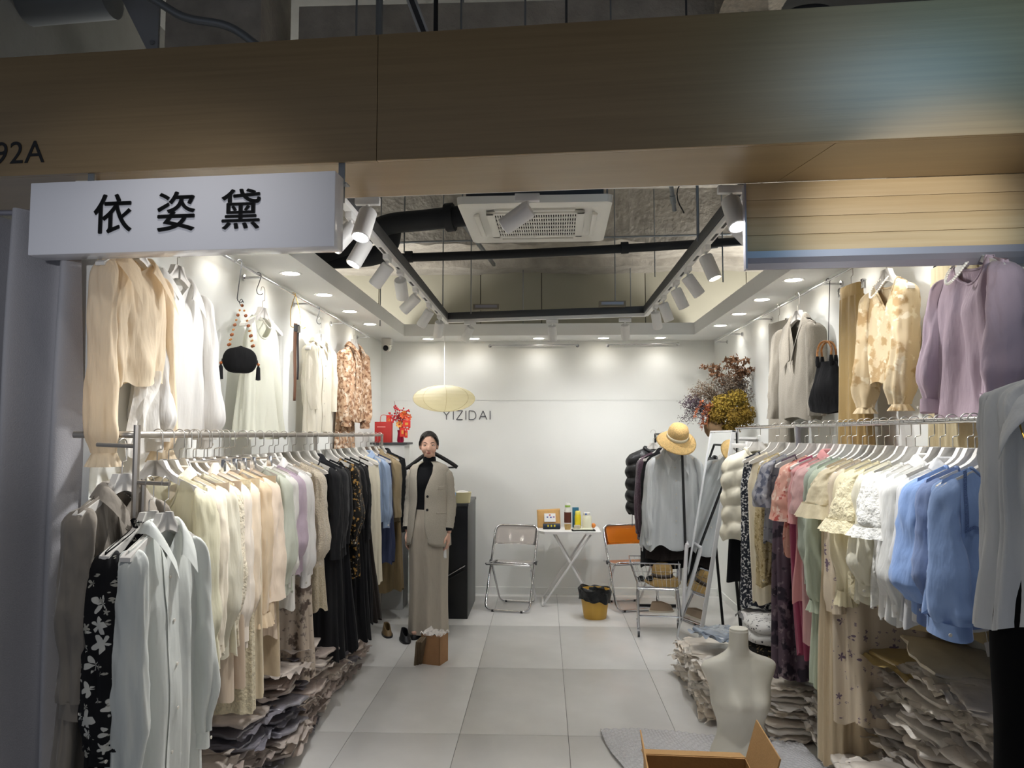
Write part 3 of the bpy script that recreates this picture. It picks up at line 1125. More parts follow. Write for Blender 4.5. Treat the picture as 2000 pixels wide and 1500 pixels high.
def collar(T, kind, m, root, st):
    if kind == 'crew':
        MB().tube(T.neck_loop(.002), .0055, 6, closed=True).build('neckband', m, root, smooth=180)
        return
    if kind == 'ruffle':
        lp = T.neck_loop(.0)
        n = len(lp)

        def Rf(u, v):
            p = lp[int(round(u * n)) % n]
            o = Vector((p.x, p.y, 0)).normalized() if p.xy.length > 1e-4 else Vector((0, 0, 0))
            return p + Vector((0, 0, .035 * v)) + o * (.012 * v + .008 * v * sin(u * 2 * PI * 14))
        MB().grid(Rf, n, 4, cu=True).build('collar', m, root, smooth=180)
        return
    pt = st.get('cpt', .075)
    cl = st.get('cl', .045)
    nw = T.nw
    open_ = st.get('copen', 24)
    dz = T.nd if st.get('cdrop', True) else 0

    def Cl(u, v):
        ph = R_(lerp(-180 + open_, 180 - open_, u))        # 0 = back of the neck
        e = abs(u - .5) * 2
        fr_ = clamp((e - .55) / .45)
        bx, by = nw * .98 * sin(ph), .040 * cos(ph) - .004 - .012 * fr_
        bz = T.z0 - (T.nd * .95 * fr_ ** 1.5 if dz else 0) - .004
        up = .034 * (1 - .55 * fr_)
        d = Vector((bx, by * 1.6, 0)).normalized()
        if v < .35:
            k = v / .35
            return Vector((bx, by, bz)) + Vector((0, 0, up * k)) - d * .004 * k
        k = (v - .35) / .65
        ln = lerp(cl, pt, fr_ ** 2)
        q = Vector((bx, by, bz + up)) + d * (.010 * min(1, k * 4) + (.30 + .25 * (1 - fr_)) * ln * k)
        q.z -= ln * k * (.88)
        q.x += math.copysign(.28 * ln * k * fr_ ** 2, bx)
        q.y -= .010 * fr_ * k
        return q
    MB().grid(Cl, 40, 8).build('collar', m, root, smooth=180)


tag_me = MB().box(-.014, .014, -.0006, .0006, -.05, 0).mesh('price_tag', 0)
tag_me.materials.append(mat('cream_card_tag', '#d9cfbd', .8))
tie_me = MB().tube([(0, 0, .06), (.003, 0, .03), (0, 0, 0)], .0008, 4).mesh('tag_string')
tie_me.materials.append(M_PAPER)

STYLE = {
    'blouse': dict(L=.62, wh=.25, sl=.56, spr=[(0, .062), (.3, .066), (.75, .082), (1, .036)], cuff=.045, rcuff=.036, neck='crew', nd=.05, nw=.108, nb=.03, fa=.016, nf=6),
    'shirt': dict(nw=.09, L=.72, wh=.245, sl=.56, spr=[(0, .062), (.4, .06), (.9, .056), (1, .044)], cuff=.055, rcuff=.042, neck='shirt', nd=.05, fa=.012, placket=True),
    'satin': dict(L=.72, wh=.25, sl=.58, spr=[(0, .062), (.4, .06), (.85, .066), (1, .04)], cuff=.06, rcuff=.04, neck='shirt', nd=.09, fa=.016, vee=True, placket=True),
    'jacket': dict(L=.70, w=.215, wc=.235, wh=.25, t=.06, flare=.2, sl=.56, spr=[(0, .07), (.5, .066), (1, .056)], neck='shirt', nd=.22, vee=True, fa=.005, sfa=.005, nf=4, placket=True, cl=.05, cpt=.09, copen=16),
    'tee': dict(nw=.115, nb=.03, L=.55, wh=.24, sl=.24, spr=[(0, .066), (1, .085)], frill=0, neck='crew', fa=.012, out=.05),
    'knit': dict(nw=.105, nb=.03, L=.58, wh=.235, t=.052, sl=.5, spr=[(0, .066), (.6, .066), (.9, .07), (1, .046)], cuff=.05, rcuff=.046, neck='crew', fa=.008),
    'dress': dict(nw=.11, nb=.03, L=1.15, wh=.31, sl=.5, spr=[(0, .06), (.6, .066), (1, .05)], neck='crew', fa=.026, nf=7, flare=1.2),
    'slip': dict(L=.9, w=.15, wc=.17, wh=.26, neck='crew', nd=.09, nw=.12, fa=.022, nf=7, flare=1.0),
    'vest': dict(L=.62, w=.19, wc=.22, wh=.235, t=.06, neck='crew', nd=.1, vee=True, fa=.006),
}


def garment(label, cat, loc, yaw, style, m, over=None, group=None, hang='wood', seed=0, short=None, mc=None, hlabel=None, name=None, tagp=False):
    st = dict(STYLE[style])
    st.update(over or {})
    rnd = random.Random(seed * 7919 + 13)
    t = thing(name or cat.replace(' ', '_'), label, cat, loc, yaw, group)
    T = Torso(st, rnd)
    T.build(m, t, na=st.get('na', 92), nv=st.get('nv', 34))
    nk = st.get('neck')
    if nk:
        collar(T, nk, mc or m, t, st)
    if st.get('sl'):
        for sd in (-1, 1):
            sleeve(T, sd, st, rnd, m, t, mc)
    if st.get('placket'):
        d = .10
        T.strip(mc or m, t, -PI / 2 - d, -PI / 2 + d, .0, .985, 'placket', .0035)
        for k in range(6):
            v = .06 + .15 * k
            obj('button', btn_me, None, t, T.S(-PI / 2, v, .006))
    if st.get('pocket'):
        T.strip(mc or m, t, -PI / 2 + .55, -PI / 2 + .95, .28, .40, 'pocket', .005, 5, 6)
    if tagp:
        p = T.S(rnd.uniform(-1.9, -1.2), .97, .008)
        tg = obj('price_tag', tag_me, None, t, p - Vector((0, 0, .05)), (0, rnd.uniform(-.3, .3), rnd.uniform(-.5, .5)))
        obj('tag_string', tie_me, None, tg)
    if hang:
        hanger(loc, yaw, hlabel or ('hanger holding the ' + (short or label)), hang)
    return t, T


def skirt(label, cat, loc, yaw, m, wt=.15, wb=.24, L=.85, pleats=18, amp=.012, t0=.016, t1=.06, seed=0, group=None, hang='clip', short=None, band=True, name=None, z0=-.115, legs=False):
    """skirt or wide trousers hung by the waistband"""
    rnd = random.Random(seed * 31 + 5)
    p = [rnd.uniform(0, 6.28) for _ in range(4)]
    t = thing(name or cat.replace(' ', '_'), label, cat, loc, yaw, group)

    def S(u, v):
        a = u * 2 * PI
        c, n = cos(a), sin(a)
        W, T = lerp(wt, wb, v ** .8), lerp(t0, t1, v ** .7)
        f = amp * (.25 + .75 * v) * sin(pleats * a + p[0] + .5 * sin(3 * v + p[1])) + .5 * amp * v * sin(5 * a + p[2])
        cx = math.copysign(abs(c) ** .75, c)
        y = T * math.copysign(abs(n) ** .8, n)
        if legs:
            pinch = math.exp(-(cx / .16) ** 2) * clamp((v - .28) * 4)
            y *= 1 - .85 * pinch
        return (W * cx + f * c * .4, y + f * math.copysign(max(abs(n), .2), n), z0 - L * v + .006 * sin(4 * a + p[3]) * v)
    na = max(64, pleats * 7)
    MB().grid(lambda u, v: S(u, .06 + .94 * v), na, 26, cu=True).build('legs' if legs else 'panels', m, t, smooth=180)
    if band:
        MB().grid(lambda u, v: (wt * 1.01 * math.copysign(abs(cos(u * 2 * PI)) ** .75, cos(u * 2 * PI)), (t0 + .004) * math.copysign(abs(sin(u * 2 * PI)) ** .8, sin(u * 2 * PI)), z0 + .004 - (.06 * L + .006) * v), 40, 3, cu=True).build('waistband', m, t, smooth=180)
    if hang:
        hanger(loc, yaw, 'hanger holding the ' + (short or label), hang)
    return t


def s_hook(loc, ln, label, m=None, yaw=0.):
    """S-shaped hook; loc is the rail centre it hangs on"""
    pts = arc((0, 0), .014, 170, 0, 8) + [(.012, 0, -.02), (-.008, 0, -ln + .02)] + arc((.010, -ln + .006), .018, 180, 330, 8)
    t = thing('s_hook', label, 'hook', loc, yaw, 's-hooks on the wall rails')
    MB().tube(smooth_path(pts, 2), .0024, 6).build('wire', m or M_DARKM, t)
    return t


def necklace(label, loc, yaw, w, d, r, m, n=44, group=None, depth=.05):
    t = thing('necklace', label, 'necklace', loc, yaw, group)
    me = MB().ball((0, 0, 0), r, 8, 6).mesh('bead')
    me.materials.append(m)
    for k in range(n):
        a = 2 * PI * k / n
        s_ = (1 - cos(a)) / 2
        x = w * sin(a) * (1 - .25 * s_)
        obj('bead', me, None, t, (x, .04 - (depth + .04) * s_ ** .5, -d * s_ ** 1.1))
    return t


# ------------------------------------------------------------------ left rail
RLX, RLZ = -1.50, 1.652
rk = thing('clothes_rail', 'long nickel clothes rail along the left wall', 'rail', (RLX, 2.74, RLZ))
MB().tube([(-.235, 0, 0), (-.03, 0, 0)] + [(-.03 + .03 * sin(R_(a)), .03 - .03 * cos(R_(a)), 0) for a in (30, 60, 90)] + [(0, 4.26, 0)], .0135, 12).build('rod', M_RACK, rk)
for y in (.9, 2.4, 4.2):
    MB().tube([(0, y, 0), (-.13, y, 0), (-.235, y, 0)], .010, 10).build('wall_bracket', M_RACK, rk)
MB().tube([(0, 2.2, 0), (0, 2.2, -RLZ)], .012, 10).build('leg', M_RACK, rk)
MB().tube([(0, 4.25, 0), (0, 4.25, -RLZ)], .012, 10).build('leg', M_RACK, rk)

LG = 'garments on the left clothes rail'
CRM, IVO, LEM, APR = '#ead9ba', '#e9e2d0', '#e6dfb8', '#ecd4b0'
left_rack = [
    # Y, style, material, label, overrides, tag
    (2.90, 'blouse', fabric('#e8e3c8', 'chiffon'), 'pale lemon blouse with gathered neckline, nearest on left rail', dict(L=.74, sl=.64, nd=.16, nw=.10, gather=.55, nf=11, fa=.012, wh=.26), 0),
    (2.98, 'shirt', fabric('#efe4ce'), 'cream cotton shirt right behind the pale lemon blouse', dict(L=.70, sl=.62), 1),
    (3.07, 'blouse', fabric('#e8e3cf', 'chiffon'), 'ivory chiffon blouse third along the left rail', dict(L=.72, sl=.63), 0),
    (3.15, 'blouse', fabric('#eadfc6', 'lace'), 'straw lace blouse fourth along the left rail', dict(L=.7, sl=.6), 0),
    (3.24, 'satin', fabric('#eee2d2', 'satin'), 'shiny ivory satin shirt with wide cuffs on left rail', dict(L=.74, sl=.62), 1),
    (3.35, 'satin', fabric('#efdcc2', 'satin'), 'apricot satin shirt next to the ivory satin one', dict(L=.7, sl=.6), 0),
    (3.46, 'blouse', fabric('#eed9b9', 'chiffon'), 'warm peach blouse with frilled sleeves on left rail', dict(L=.7, sl=.6, cuff=0, frill=.06, spr=[(0, .062), (.4, .062), (1, .05)]), 0),
    (3.60, 'dress', fabric('#ecd9c3'), 'plain beige wide-sleeved tunic midway on the left rail', dict(L=.78, sl=.56, spr=[(0, .065), (.5, .078), (1, .095)], wh=.26, fa=.012), 0),
    (3.74, 'blouse', fabric('#dcdfd0', 'chiffon'), 'pale mint sheer blouse behind the beige tunic', dict(sl=.52), 0),
    (3.84, 'shirt', fabric('#ebe8e0'), 'off-white shirt between mint and lilac blouses', dict(sl=.5), 1),
    (3.94, 'blouse', fabric('#c3b1bd'), 'dusty lilac blouse with buttoned cuffs on left rail', dict(sl=.47, L=.55), 0),
    (4.08, 'satin', fabric('#edeae6', 'satin'), 'bright white satin shirt beside the lilac blouse', dict(sl=.55, L=.6), 1),
    (4.20, 'slip', printed('snake_print', '#cdbfae', [('#6f6158', 16, .58, 'noise'), ('#8d8078', 34, .62, 'noise')]), 'grey-brown mottled print slip dress behind the white satin shirt', dict(L=1.16, wh=.24, w=.19, wc=.2), 0),
    (4.34, 'knit', fabric('#d3c6b0', 'knit'), 'beige crinkle-knit top on the left rail', dict(sl=.5, L=.5), 0),
    (4.50, 'slip', fabric('#cdbfa3', 'knit'), 'long beige knit skirt piece behind the crinkle-knit top', dict(L=.86, wh=.22, w=.19), 1),
    (4.68, 'dress', fabric('#232325', 'dark'), 'black long dress, first of the black garments', dict(L=1.2, sl=.55, wh=.27), 0),
    (4.82, 'jacket', fabric('#2a2a2c', 'wool'), 'black wool jacket second of the black garments', dict(L=.62, sl=.5), 0),
    (4.95, 'dress', fabric('#1d1d20', 'dark'), 'black pleated dress third of the black garments', dict(L=1.22, sl=.5, wh=.29, nf=12), 0),
    (5.16, 'blouse', printed('gold_sequins', '#1e1c1a', [('#b98f4d', 42, .60, 'noise'), ('#c9c2b2', 60, .66, 'noise')], .4), 'black blouse with gold sequin pattern between black dresses', dict(L=.8, sl=.5), 0),
    (5.30, 'dress', fabric('#202022', 'dark'), 'black tulle dress behind the gold sequin blouse', dict(L=1.25, sl=.45, wh=.3, nf=12), 0),
    (5.45, 'dress', fabric('#1a1a1c', 'dark'), 'black long-sleeved dress, last of the black garments', dict(L=1.18, sl=.54, wh=.28), 0),
    (5.66, 'slip', fabric('#2c2724', 'dark'), 'dark brown tulle skirt behind the last black dress', dict(L=1.2, wh=.28, w=.18), 0),
    (5.90, 'dress', fabric('#e4dcc6'), 'cream straight long dress beyond the black garments', dict(L=.98, sl=.0, wh=.24, fa=.012, flare=.5), 1),
    (6.16, 'shirt', fabric('#93a5bf'), 'light blue shirt beyond the cream long dress', dict(L=.55, sl=.5), 0),
    (6.36, 'dress', fabric('#39405a', 'dark'), 'navy dress half hidden behind the light blue shirt', dict(L=.9, sl=0, wh=.24), 0),
    (6.56, 'jacket', fabric('#9b8a6c'), 'khaki jacket near the far end of the left rail', dict(L=.6, sl=.5), 0),
    (6.72, 'dress', fabric('#8a7757'), 'olive brown long coat dress behind the khaki jacket', dict(L=1.2, sl=0, wh=.25), 0),
    (6.92, 'jacket', fabric('#1f2022', 'dark'), 'black sleeveless coat at the far end of left rail', dict(L=.72, w=.235, wc=.25, sl=0, t=.07), 0),
]
for i, (y, sty, m, lb, ov, tg) in enumerate(left_rack):
    ov = dict(ov)
    if sty in ('dress', 'slip') and 'sl' in ov and not ov['sl']:
        ov['sl'] = 0
    garment(lb, 'dress' if sty in ('dress', 'slip') else 'jacket' if sty == 'jacket' else 'top', (RLX + random.uniform(-.008, .008), y, RLZ), R_(random.uniform(-7, 7)), sty, m, ov, LG, seed=i + 1, tagp=tg,
            name={'dress': 'dress', 'slip': 'dress', 'jacket': 'jacket', 'shirt': 'shirt', 'satin': 'shirt', 'knit': 'knit_top'}.get(sty, 'blouse'))
# trousers and lace skirts hanging low under the cream blouses
low = [(3.07, '#d2bfa8', 'satin', 'beige satin trousers hanging low under the cream shirts', .86, True), (3.17, '#c9b49c', 'satin', 'darker beige trousers beside the low satin ones', .84, True),
       (3.27, '#dfd3b4', 'lace', 'ivory lace skirt hanging low on the left rail', .98, False), (3.38, '#d9c9ab', 'plain', 'plain sand skirt just beyond the ivory lace one', .95, False),
       (3.58, '#cbb798', 'plain', 'taupe wide trousers under the peach frilled blouse', .92, True)]
for i, (y, c_, k_, lb, L_, lg) in enumerate(low):
    skirt(lb, 'trousers' if lg else 'skirt', (RLX + .06, y, RLZ), R_(random.uniform(-6, 6)), fabric(c_, k_), .16, .2, L_, 5 if lg else 12, .01, .02, .05, i + 60, LG, legs=lg, z0=-.20 if lg else -.2)

# four-way stand in front with three shirts
PX, PY = -1.405, 2.57
fs = thing('display_stand', 'upright nickel display stand with two short arms at the near left', 'stand', (PX, PY, 0))
MB().tube([(0, 0, 0), (0, 0, 1.685)], .012, 8).build('post', M_RACK, fs)
MB().tube([(.018, .02, 0), (.018, .02, 1.50)], .009, 8).build('post', M_RACK, fs)
MB().tube([(0, 0, 1.612), (-.135, -.01, 1.618)], .0075, 8).build('arm', M_RACK, fs)
MB().tube([(0, 0, 1.488), (.125, -.01, 1.484)], .0075, 8).build('arm', M_RACK, fs)
for a in range(4):
    MB().tube([(0, 0, .02), (.24 * cos(R_(a * 90 + 45)), .24 * sin(R_(a * 90 + 45)), .012)], .011, 8).build('foot', M_RACK, fs)
floral = printed('black_floral', '#161618', [('#cfcdc3', 17, .40, 'flower'), ('#a9a69a', 30, .32, 'flower')], .8)
garment('grey shirt with pointed collar on the upper stand arm', 'top', (PX - .06, PY + .02, 1.617), R_(84), 'shirt', fabric('#8f877c'),
        dict(z0=-.152, spr=[(0, .055), (.5, .054), (1, .044)], L=.98, sl=.60, cpt=.10, cl=.06, fa=.02, nd=.08, vee=True, wh=.27), 'shirts on the near display stand', seed=101, name='shirt')
garment('black blouse printed with white flowers on the stand', 'top', (PX + .045, PY + .01, 1.488), R_(82), 'blouse', floral,
        dict(z0=-.148, L=1.0, sl=.60, wh=.27, nw=.07, neck='ruffle', nd=.02, spr=[(0, .055), (.4, .058), (.8, .066), (1, .045)]), 'shirts on the near display stand', seed=102, name='blouse')
garment('pale white satin shirt at the front of the near stand', 'top', (PX + .105, PY, 1.486), R_(86), 'satin', fabric('#d9dcd6', 'satin'),
        dict(z0=-.150, L=1.06, sl=.70, w=.195, wh=.25, fa=.028, nf=6, nd=.11, copen=20, cpt=.08, spr=[(0, .055), (.3, .06), (.75, .072), (1, .042)], nv=44, na=120, wr=.009), 'shirts on the near display stand', seed=103, name='shirt')
necklace('thin silver chain necklace on the grey stand shirt', (PX - .06, PY + .02, 1.617 - .16), R_(84), .055, .13, .0022, M_CHROME, 50)
# open neck board behind the grey shirt
bd = thing('photo_card', 'white photo card hanging behind the grey stand shirt', 'card', (PX - .17, PY + .08, 1.28), R_(35))
MB().box(-.08, .08, -.001, .001, -.12, .12).build('card', M_PAPER, bd, smooth=0, rot=(0, R_(-12), 0))
MB().box(-.05, .06, -.002, -.001, -.1, .04).build('print', mat('dark_photo_print', '#3a3634', .5), bd, smooth=0, rot=(0, R_(-12), 0))

# ------------------------------------------------------------------ left wall garments
WG = 'garments on the left wall rail'
wx = -1.645
garment('large cream blouse with wide pointed collar on left wall', 'top', (wx + .01, 2.93, 2.515), R_(86), 'blouse', fabric('#f3e2c6', 'chiffon'),
        dict(L=.50, w=.195, wc=.205, wh=.17, cin=(.93, .16, .16), sl=.74, spr=[(0, .052), (.4, .05), (.75, .058), (.9, .064), (1, .045)], cuff=0, frill=.05, neck='shirt', nd=.06, cpt=.19, cl=.075, vee=True, out=.02, sx=.6, fa=.018, nf=6, nv=44, na=110, skew=.02, wr=.009, t=.05),
        WG, seed=201, name='blouse')
garment('sheer white blouse behind the large cream one', 'top', (wx - .02, 3.34, 2.52), R_(86), 'blouse', fabric('#eceae6', 'chiffon'),
        dict(L=.7, sl=.70, neck='shirt', cpt=.1, vee=True, nd=.1, out=.03, spr=[(0, .066), (.6, .08), (.85, .10), (1, .05)]), WG, seed=202, name='blouse')
bw = thing('scarf', 'white bow scarf dangling below the cream blouse', 'scarf', (wx + .05, 2.95, 1.91), R_(86))
for k, (x, L_, tw) in enumerate(((-.03, .34, .4), (.035, .26, -.7))):
    MB().grid(lambda u, v: (x + (u - .5) * lerp(.05, .12, v) + .03 * sin(v * 5 + k), .018 * sin(u * 7 + v * 4 + k) - .02 * k, -L_ * v + .015 * sin(u * 6 + k) * v), 12, 16).build('tail', fabric('#eeebe5', 'chiffon'), bw, smooth=180)
MB().ball((0, 0, .0), (.04, .025, .03), 12, 8).build('knot', fabric('#eeebe5', 'chiffon'), bw, smooth=180)

# beaded black bag
s_hook((-1.60, 3.88, 2.56), .20, 'long dark S-hook carrying the black beaded bag', yaw=R_(60))
bg = thing('handbag', 'small round black pouch with amber bead handle and tassels on left wall', 'bag', (-1.585, 3.88, 2.375), R_(34))


def pouch(u, v):
    a = u * 2 * PI
    t_ = v * PI
    r = sin(t_) ** .6
    k = 1 + .06 * sin(8 * a) * cos(t_) ** 2
    return (.088 * r * cos(a) * k, .04 * r * sin(a), -.33 + .072 * cos(t_) - .012 * abs(cos(a)) * (1 - v))


MB().tube(smooth_path([(.012, 0, -.03), (0, 0, -.012), (-.010, 0, -.03), (0, 0, -.05)], 4), .002, 6).build('cord_loop', M_BLACKM, bg)
MB().grid(pouch, 40, 18, cu=True).build('pouch', fabric('#151516', 'dark'), bg, smooth=180)
bead_big = MB().ball((0, 0, 0), .0085, 8, 6).mesh('bead')
bead_big.materials.append(mat('amber_bead', '#a1541f', .25, coat=.5))
bead_sm = MB().ball((0, 0, 0), .0055, 8, 6).mesh('bead')
bead_sm.materials.append(mat('orange_bead', '#c9822f', .3, coat=.5))
for sx in (-1, 1):
    for j in (-1, 1):
        for k in range(9):
            f = k / 8
            obj('bead', bead_big if k % 2 == 0 else bead_sm, None, bg, (sx * .06 * f ** .8 + .004, j * .016 * f, -.045 - .21 * f))
    MB().tube([(sx * .088, 0, -.33), (sx * .094, 0, -.37)], .003, 5).build('tassel_cord', M_BLACKM, bg)
    MB().lathe([(.004, 0), (.010, -.012), (.013, -.075), (0, -.078)], 12, (sx * .094, 0, -.36)).build('tassel', fabric('#1c1c1e', 'dark'), bg)
    obj('bead', bead_big, None, bg, (sx * .094, 0, -.352))

s_hook((-1.62, 4.20, 2.56), .10, 'small dark S-hook above the white camisole dress', yaw=R_(40))
garment('ivory satin camisole dress hanging by an S-hook on left wall', 'dress', (-1.60, 4.22, 2.475), R_(82), 'slip', fabric('#e2e2d2', 'satin'),
        dict(L=.68, w=.15, wc=.17, wh=.22, nw=.10, nd=.12, fa=.02, nf=7), WG, seed=203, name='dress')
necklace('short pearl necklace on the ivory camisole dress', (-1.60, 4.22, 2.475 - .13), R_(82), .05, .09, .0045, M_PEARL, 40)

gh = thing('hook', 'pair of thin gold hooks holding belts on the left wall', 'hook', (-1.62, 4.80, 2.56), R_(30))
for k in (-1, 1):
    MB().tube(smooth_path(arc((0, 0), .013, 170, 0, 6) + [(.014 + k * .03, k * .01, -.1), (.02 + k * .035, k * .01, -.19)] + arc((k * .035 + .035, -.20), .015, 180, 330, 6, y=k * .01), 2), .0024, 6).build('wire', M_GOLD, gh)
for k, (dx, L_, c_, lb) in enumerate(((-.005, .50, '#6b4a38', 'long brown leather belt hanging from the gold hook'), (.05, .36, '#2f2a2c', 'narrow dark belt hanging beside the brown leather belt'))):
    bl = thing('belt', lb, 'belt', (-1.60, 4.80 + dx, 2.37), R_(60))
    MB().grid(lambda u, v: ((u - .5) * (.028 if k == 0 else .018) * (1 - .3 * v), .004 * sin(v * 6), -L_ * v), 3, 16).build('strap', mat('leather_' + str(k), c_, .5), bl, smooth=180, solid=.003)
    MB().cbox((0, -.003, -.03), (.03, .008, .045), None, .003).build('buckle', M_DARKM if k == 0 else M_STEEL, bl)

s_hook((-1.62, 5.34, 2.56), .10, 'dark S-hook above the ivory wall shirt', yaw=R_(50))
garment('ivory half-sleeve shirt fourth garment along the left wall', 'top', (-1.61, 5.36, 2.475), R_(84), 'shirt', fabric('#e6dfcd'),
        dict(L=.66, sl=.46, w=.18, wh=.21, spr=[(0, .055), (.6, .06), (1, .05)], cuff=0, out=.0), WG, seed=204, name='shirt')
garment('brown speckled print shirt at the far end of left wall', 'top', (-1.61, 6.34, 2.56), R_(80), 'shirt',
        printed('brown_speckle', '#c4a283', [('#8a654c', 38, .52, 'noise'), ('#e0cdb6', 26, .57, 'noise')]), dict(L=.64, w=.2, sl=.60, cuff=.05), WG, seed=205, name='shirt', hang='wood')
skirt('brown speckled print skirt below the matching wall shirt', 'skirt', (-1.68, 6.36, 2.2), R_(82), MATS['brown_speckle'], .16, .2, .85, 8, .012, .02, .05, 206, WG, hang=None)

# ------------------------------------------------------------------ right rail
RRX, RRZ = 1.50, 1.705
rr = thing('clothes_rail', 'long chrome clothes rail along the right wall', 'rail', (RRX, 2.3, RRZ))
MB().tube([(0, 0, 0), (0, 3.68, 0)], .012, 12).build('rod', M_CHROME, rr)
MB().tube([(0, 3.66, 0), (0, 3.66, -RRZ)], .012, 10).build('leg', M_CHROME, rr)
MB().tube([(0, 2.25, 0), (0, 2.25, -RRZ)], .014, 10).build('leg', M_GREYM, rr)
for y in (.15, 1.8, 3.5):
    MB().tube([(0, y, 0), (.30, y, 0)], .009, 10).build('wall_bracket', M_CHROME, rr)
wbar = thing('display_bar', 'white horizontal bar with bracket at the far end of right rail', 'rail', (1.34, 5.48, 1.575))
MB().box(0, .46, -.012, .012, -.016, .016, .003).build('bar', M_WHITEM, wbar)
MB().box(.10, .135, -.03, .03, -.05, .03, .004).build('bracket', M_WHITEM, wbar)

RG = 'garments on the right clothes rail'
WHT = '#e6e6e2'
right_rack = [
    (2.55, 'blouse', fabric('#93aedb'), 'sky blue puff-sleeve blouse with ladder trim, nearest on right rail', dict(L=.46, sl=.45, w=.2, wh=.27, spr=[(0, .066), (.3, .075), (.7, .098), (.95, .10), (1, .085)], cuff=.05, rcuff=.085, nd=.10, vee=True, out=.02, sx=.5, sfa=.014, fa=.022), 0),
    (2.64, 'blouse', fabric('#7c8fb8'), 'slate blue blouse between the two sky blue ones', dict(L=.52, sl=.40), 1),
    (2.71, 'blouse', fabric('#86a2d2'), 'sky blue blouse with banded sleeve behind the slate one', dict(L=.44, sl=.42, spr=[(0, .066), (.4, .08), (.85, .10), (1, .06)]), 0),
    (2.77, 'blouse', fabric('#dcdcdc', 'chiffon'), 'sheer pale grey blouse next to the blue ones', dict(L=.56, sl=.45, neck='shirt'), 0),
    (2.86, 'blouse', fabric('#e8e8e4', 'chiffon'), 'sheer white blouse second after the blue group', dict(L=.58, sl=.47), 1),
    (2.95, 'shirt', fabric('#e9e8e4'), 'white cotton shirt third after the blue group', dict(L=.58, sl=.45), 0),
    (3.04, 'tee', fabric('#ecebe5', 'lace'), 'white lace short-sleeved top on the right rail', dict(L=.55, frill=.04, sl=.2), 0),
    (3.13, 'blouse', fabric('#ebe7d4', 'chiffon'), 'ivory chiffon blouse beside the white lace top', dict(L=.56, sl=.44), 0),
    (3.22, 'tee', fabric('#ece2c0', 'lace'), 'buttery lace top with frilled short sleeves on right rail', dict(L=.56, sl=.2, frill=.05, spr=[(0, .066), (1, .10)]), 0),
    (3.32, 'blouse', fabric('#e9deba', 'satin'), 'champagne satin blouse with bunched cuffs on right rail', dict(L=.55, sl=.5, cuff=0, frill=.06, spr=[(0, .066), (.6, .08), (1, .04)]), 0),
    (3.40, 'dress', printed('mauve_sprig', '#d9cab2', [('#776577', 20, .28, 'flower'), ('#8f7f86', 33, .24, 'flower')]), 'long beige dress with mauve sprig print on right rail', dict(L=1.12, sl=.62, wh=.24, spr=[(0, .062), (.5, .065), (1, .055)]), 0),
    (3.50, 'tee', fabric('#e6dabb', 'chiffon'), 'cream ruffled cap-sleeve top beyond the sprig dress', dict(L=.55, frill=.06, sl=.16, spr=[(0, .066), (1, .10)]), 0),
    (3.57, 'dress', fabric('#d3c1a1'), 'plain sand floor-length pleated dress behind the sprig dress', dict(L=1.36, sl=0, wh=.25, nf=9, w=.19), 0),
    (3.66, 'dress', fabric('#bac4ae'), 'sage green long dress with gathered sleeves on right rail', dict(L=1.06, sl=.62, wh=.24, spr=[(0, .064), (.7, .085), (.95, .07), (1, .05)], frill=.05), 0),
    (3.76, 'blouse', fabric('#c2cbbb', 'chiffon'), 'pale green sheer blouse behind the sage dress', dict(L=.6, sl=.5), 0),
    (3.84, 'tee', fabric('#e3b9b6', 'chiffon'), 'pale pink ruffled top behind the green garments', dict(L=.9, sl=.24), 0),
    (3.92, 'shirt', fabric('#d59795'), 'dusty rose long shirt on the right rail', dict(L=.74, sl=.30, spr=[(0, .066), (1, .075)], cuff=0, wh=.24), 0),
    (4.02, 'dress', fabric('#a8506a'), 'raspberry slip hidden under the dusty rose shirt', dict(L=1.02, sl=0, w=.17, wh=.2), 0),
    (4.12, 'tee', printed('peach_floral', '#d8a493', [('#b5574f', 20, .58, 'noise'), ('#ead0c0', 26, .6, 'noise')]), 'peach floral print short-sleeved top on the right rail', dict(L=.52, sl=.30, spr=[(0, .066), (1, .10)]), 0),
    (4.26, 'dress', printed('plum_mottle', '#655560', [('#37303a', 14, .55, 'noise'), ('#8d7d84', 24, .62, 'noise')]), 'plum mottled long dress behind the peach floral top', dict(L=1.2, sl=0, wh=.24, w=.18), 0),
    (4.42, 'tee', printed('grey_paisley', '#9b9aa0', [('#5d6070', 24, .55, 'noise'), ('#c9c8c8', 30, .62, 'noise')], .4), 'grey blue paisley satin top on the right rail', dict(L=.5, sl=.26, spr=[(0, .066), (1, .09)]), 0),
    (4.60, 'blouse', printed('gold_sequin_cloth', '#c3b188', [('#8f7a4e', 60, .58, 'noise'), ('#efe5c6', 80, .64, 'noise')], .35), 'gold sequinned long-sleeved top beyond the paisley one', dict(L=.78, sl=.68, w=.19), 0),
    (4.80, 'dress', fabric('#e6dcc4'), 'ivory straight long dress beyond the gold sequinned top', dict(L=.92, sl=0, w=.18, wh=.21, fa=.01), 0),
    (4.98, 'dress', printed('black_white_tweed', '#2c2f38', [('#d6d6d6', 70, .56, 'noise')], .9, .8), 'black and white tweed dress beyond the ivory piece', dict(L=.98, sl=0, w=.2, wh=.24, fa=.008), 0),
]
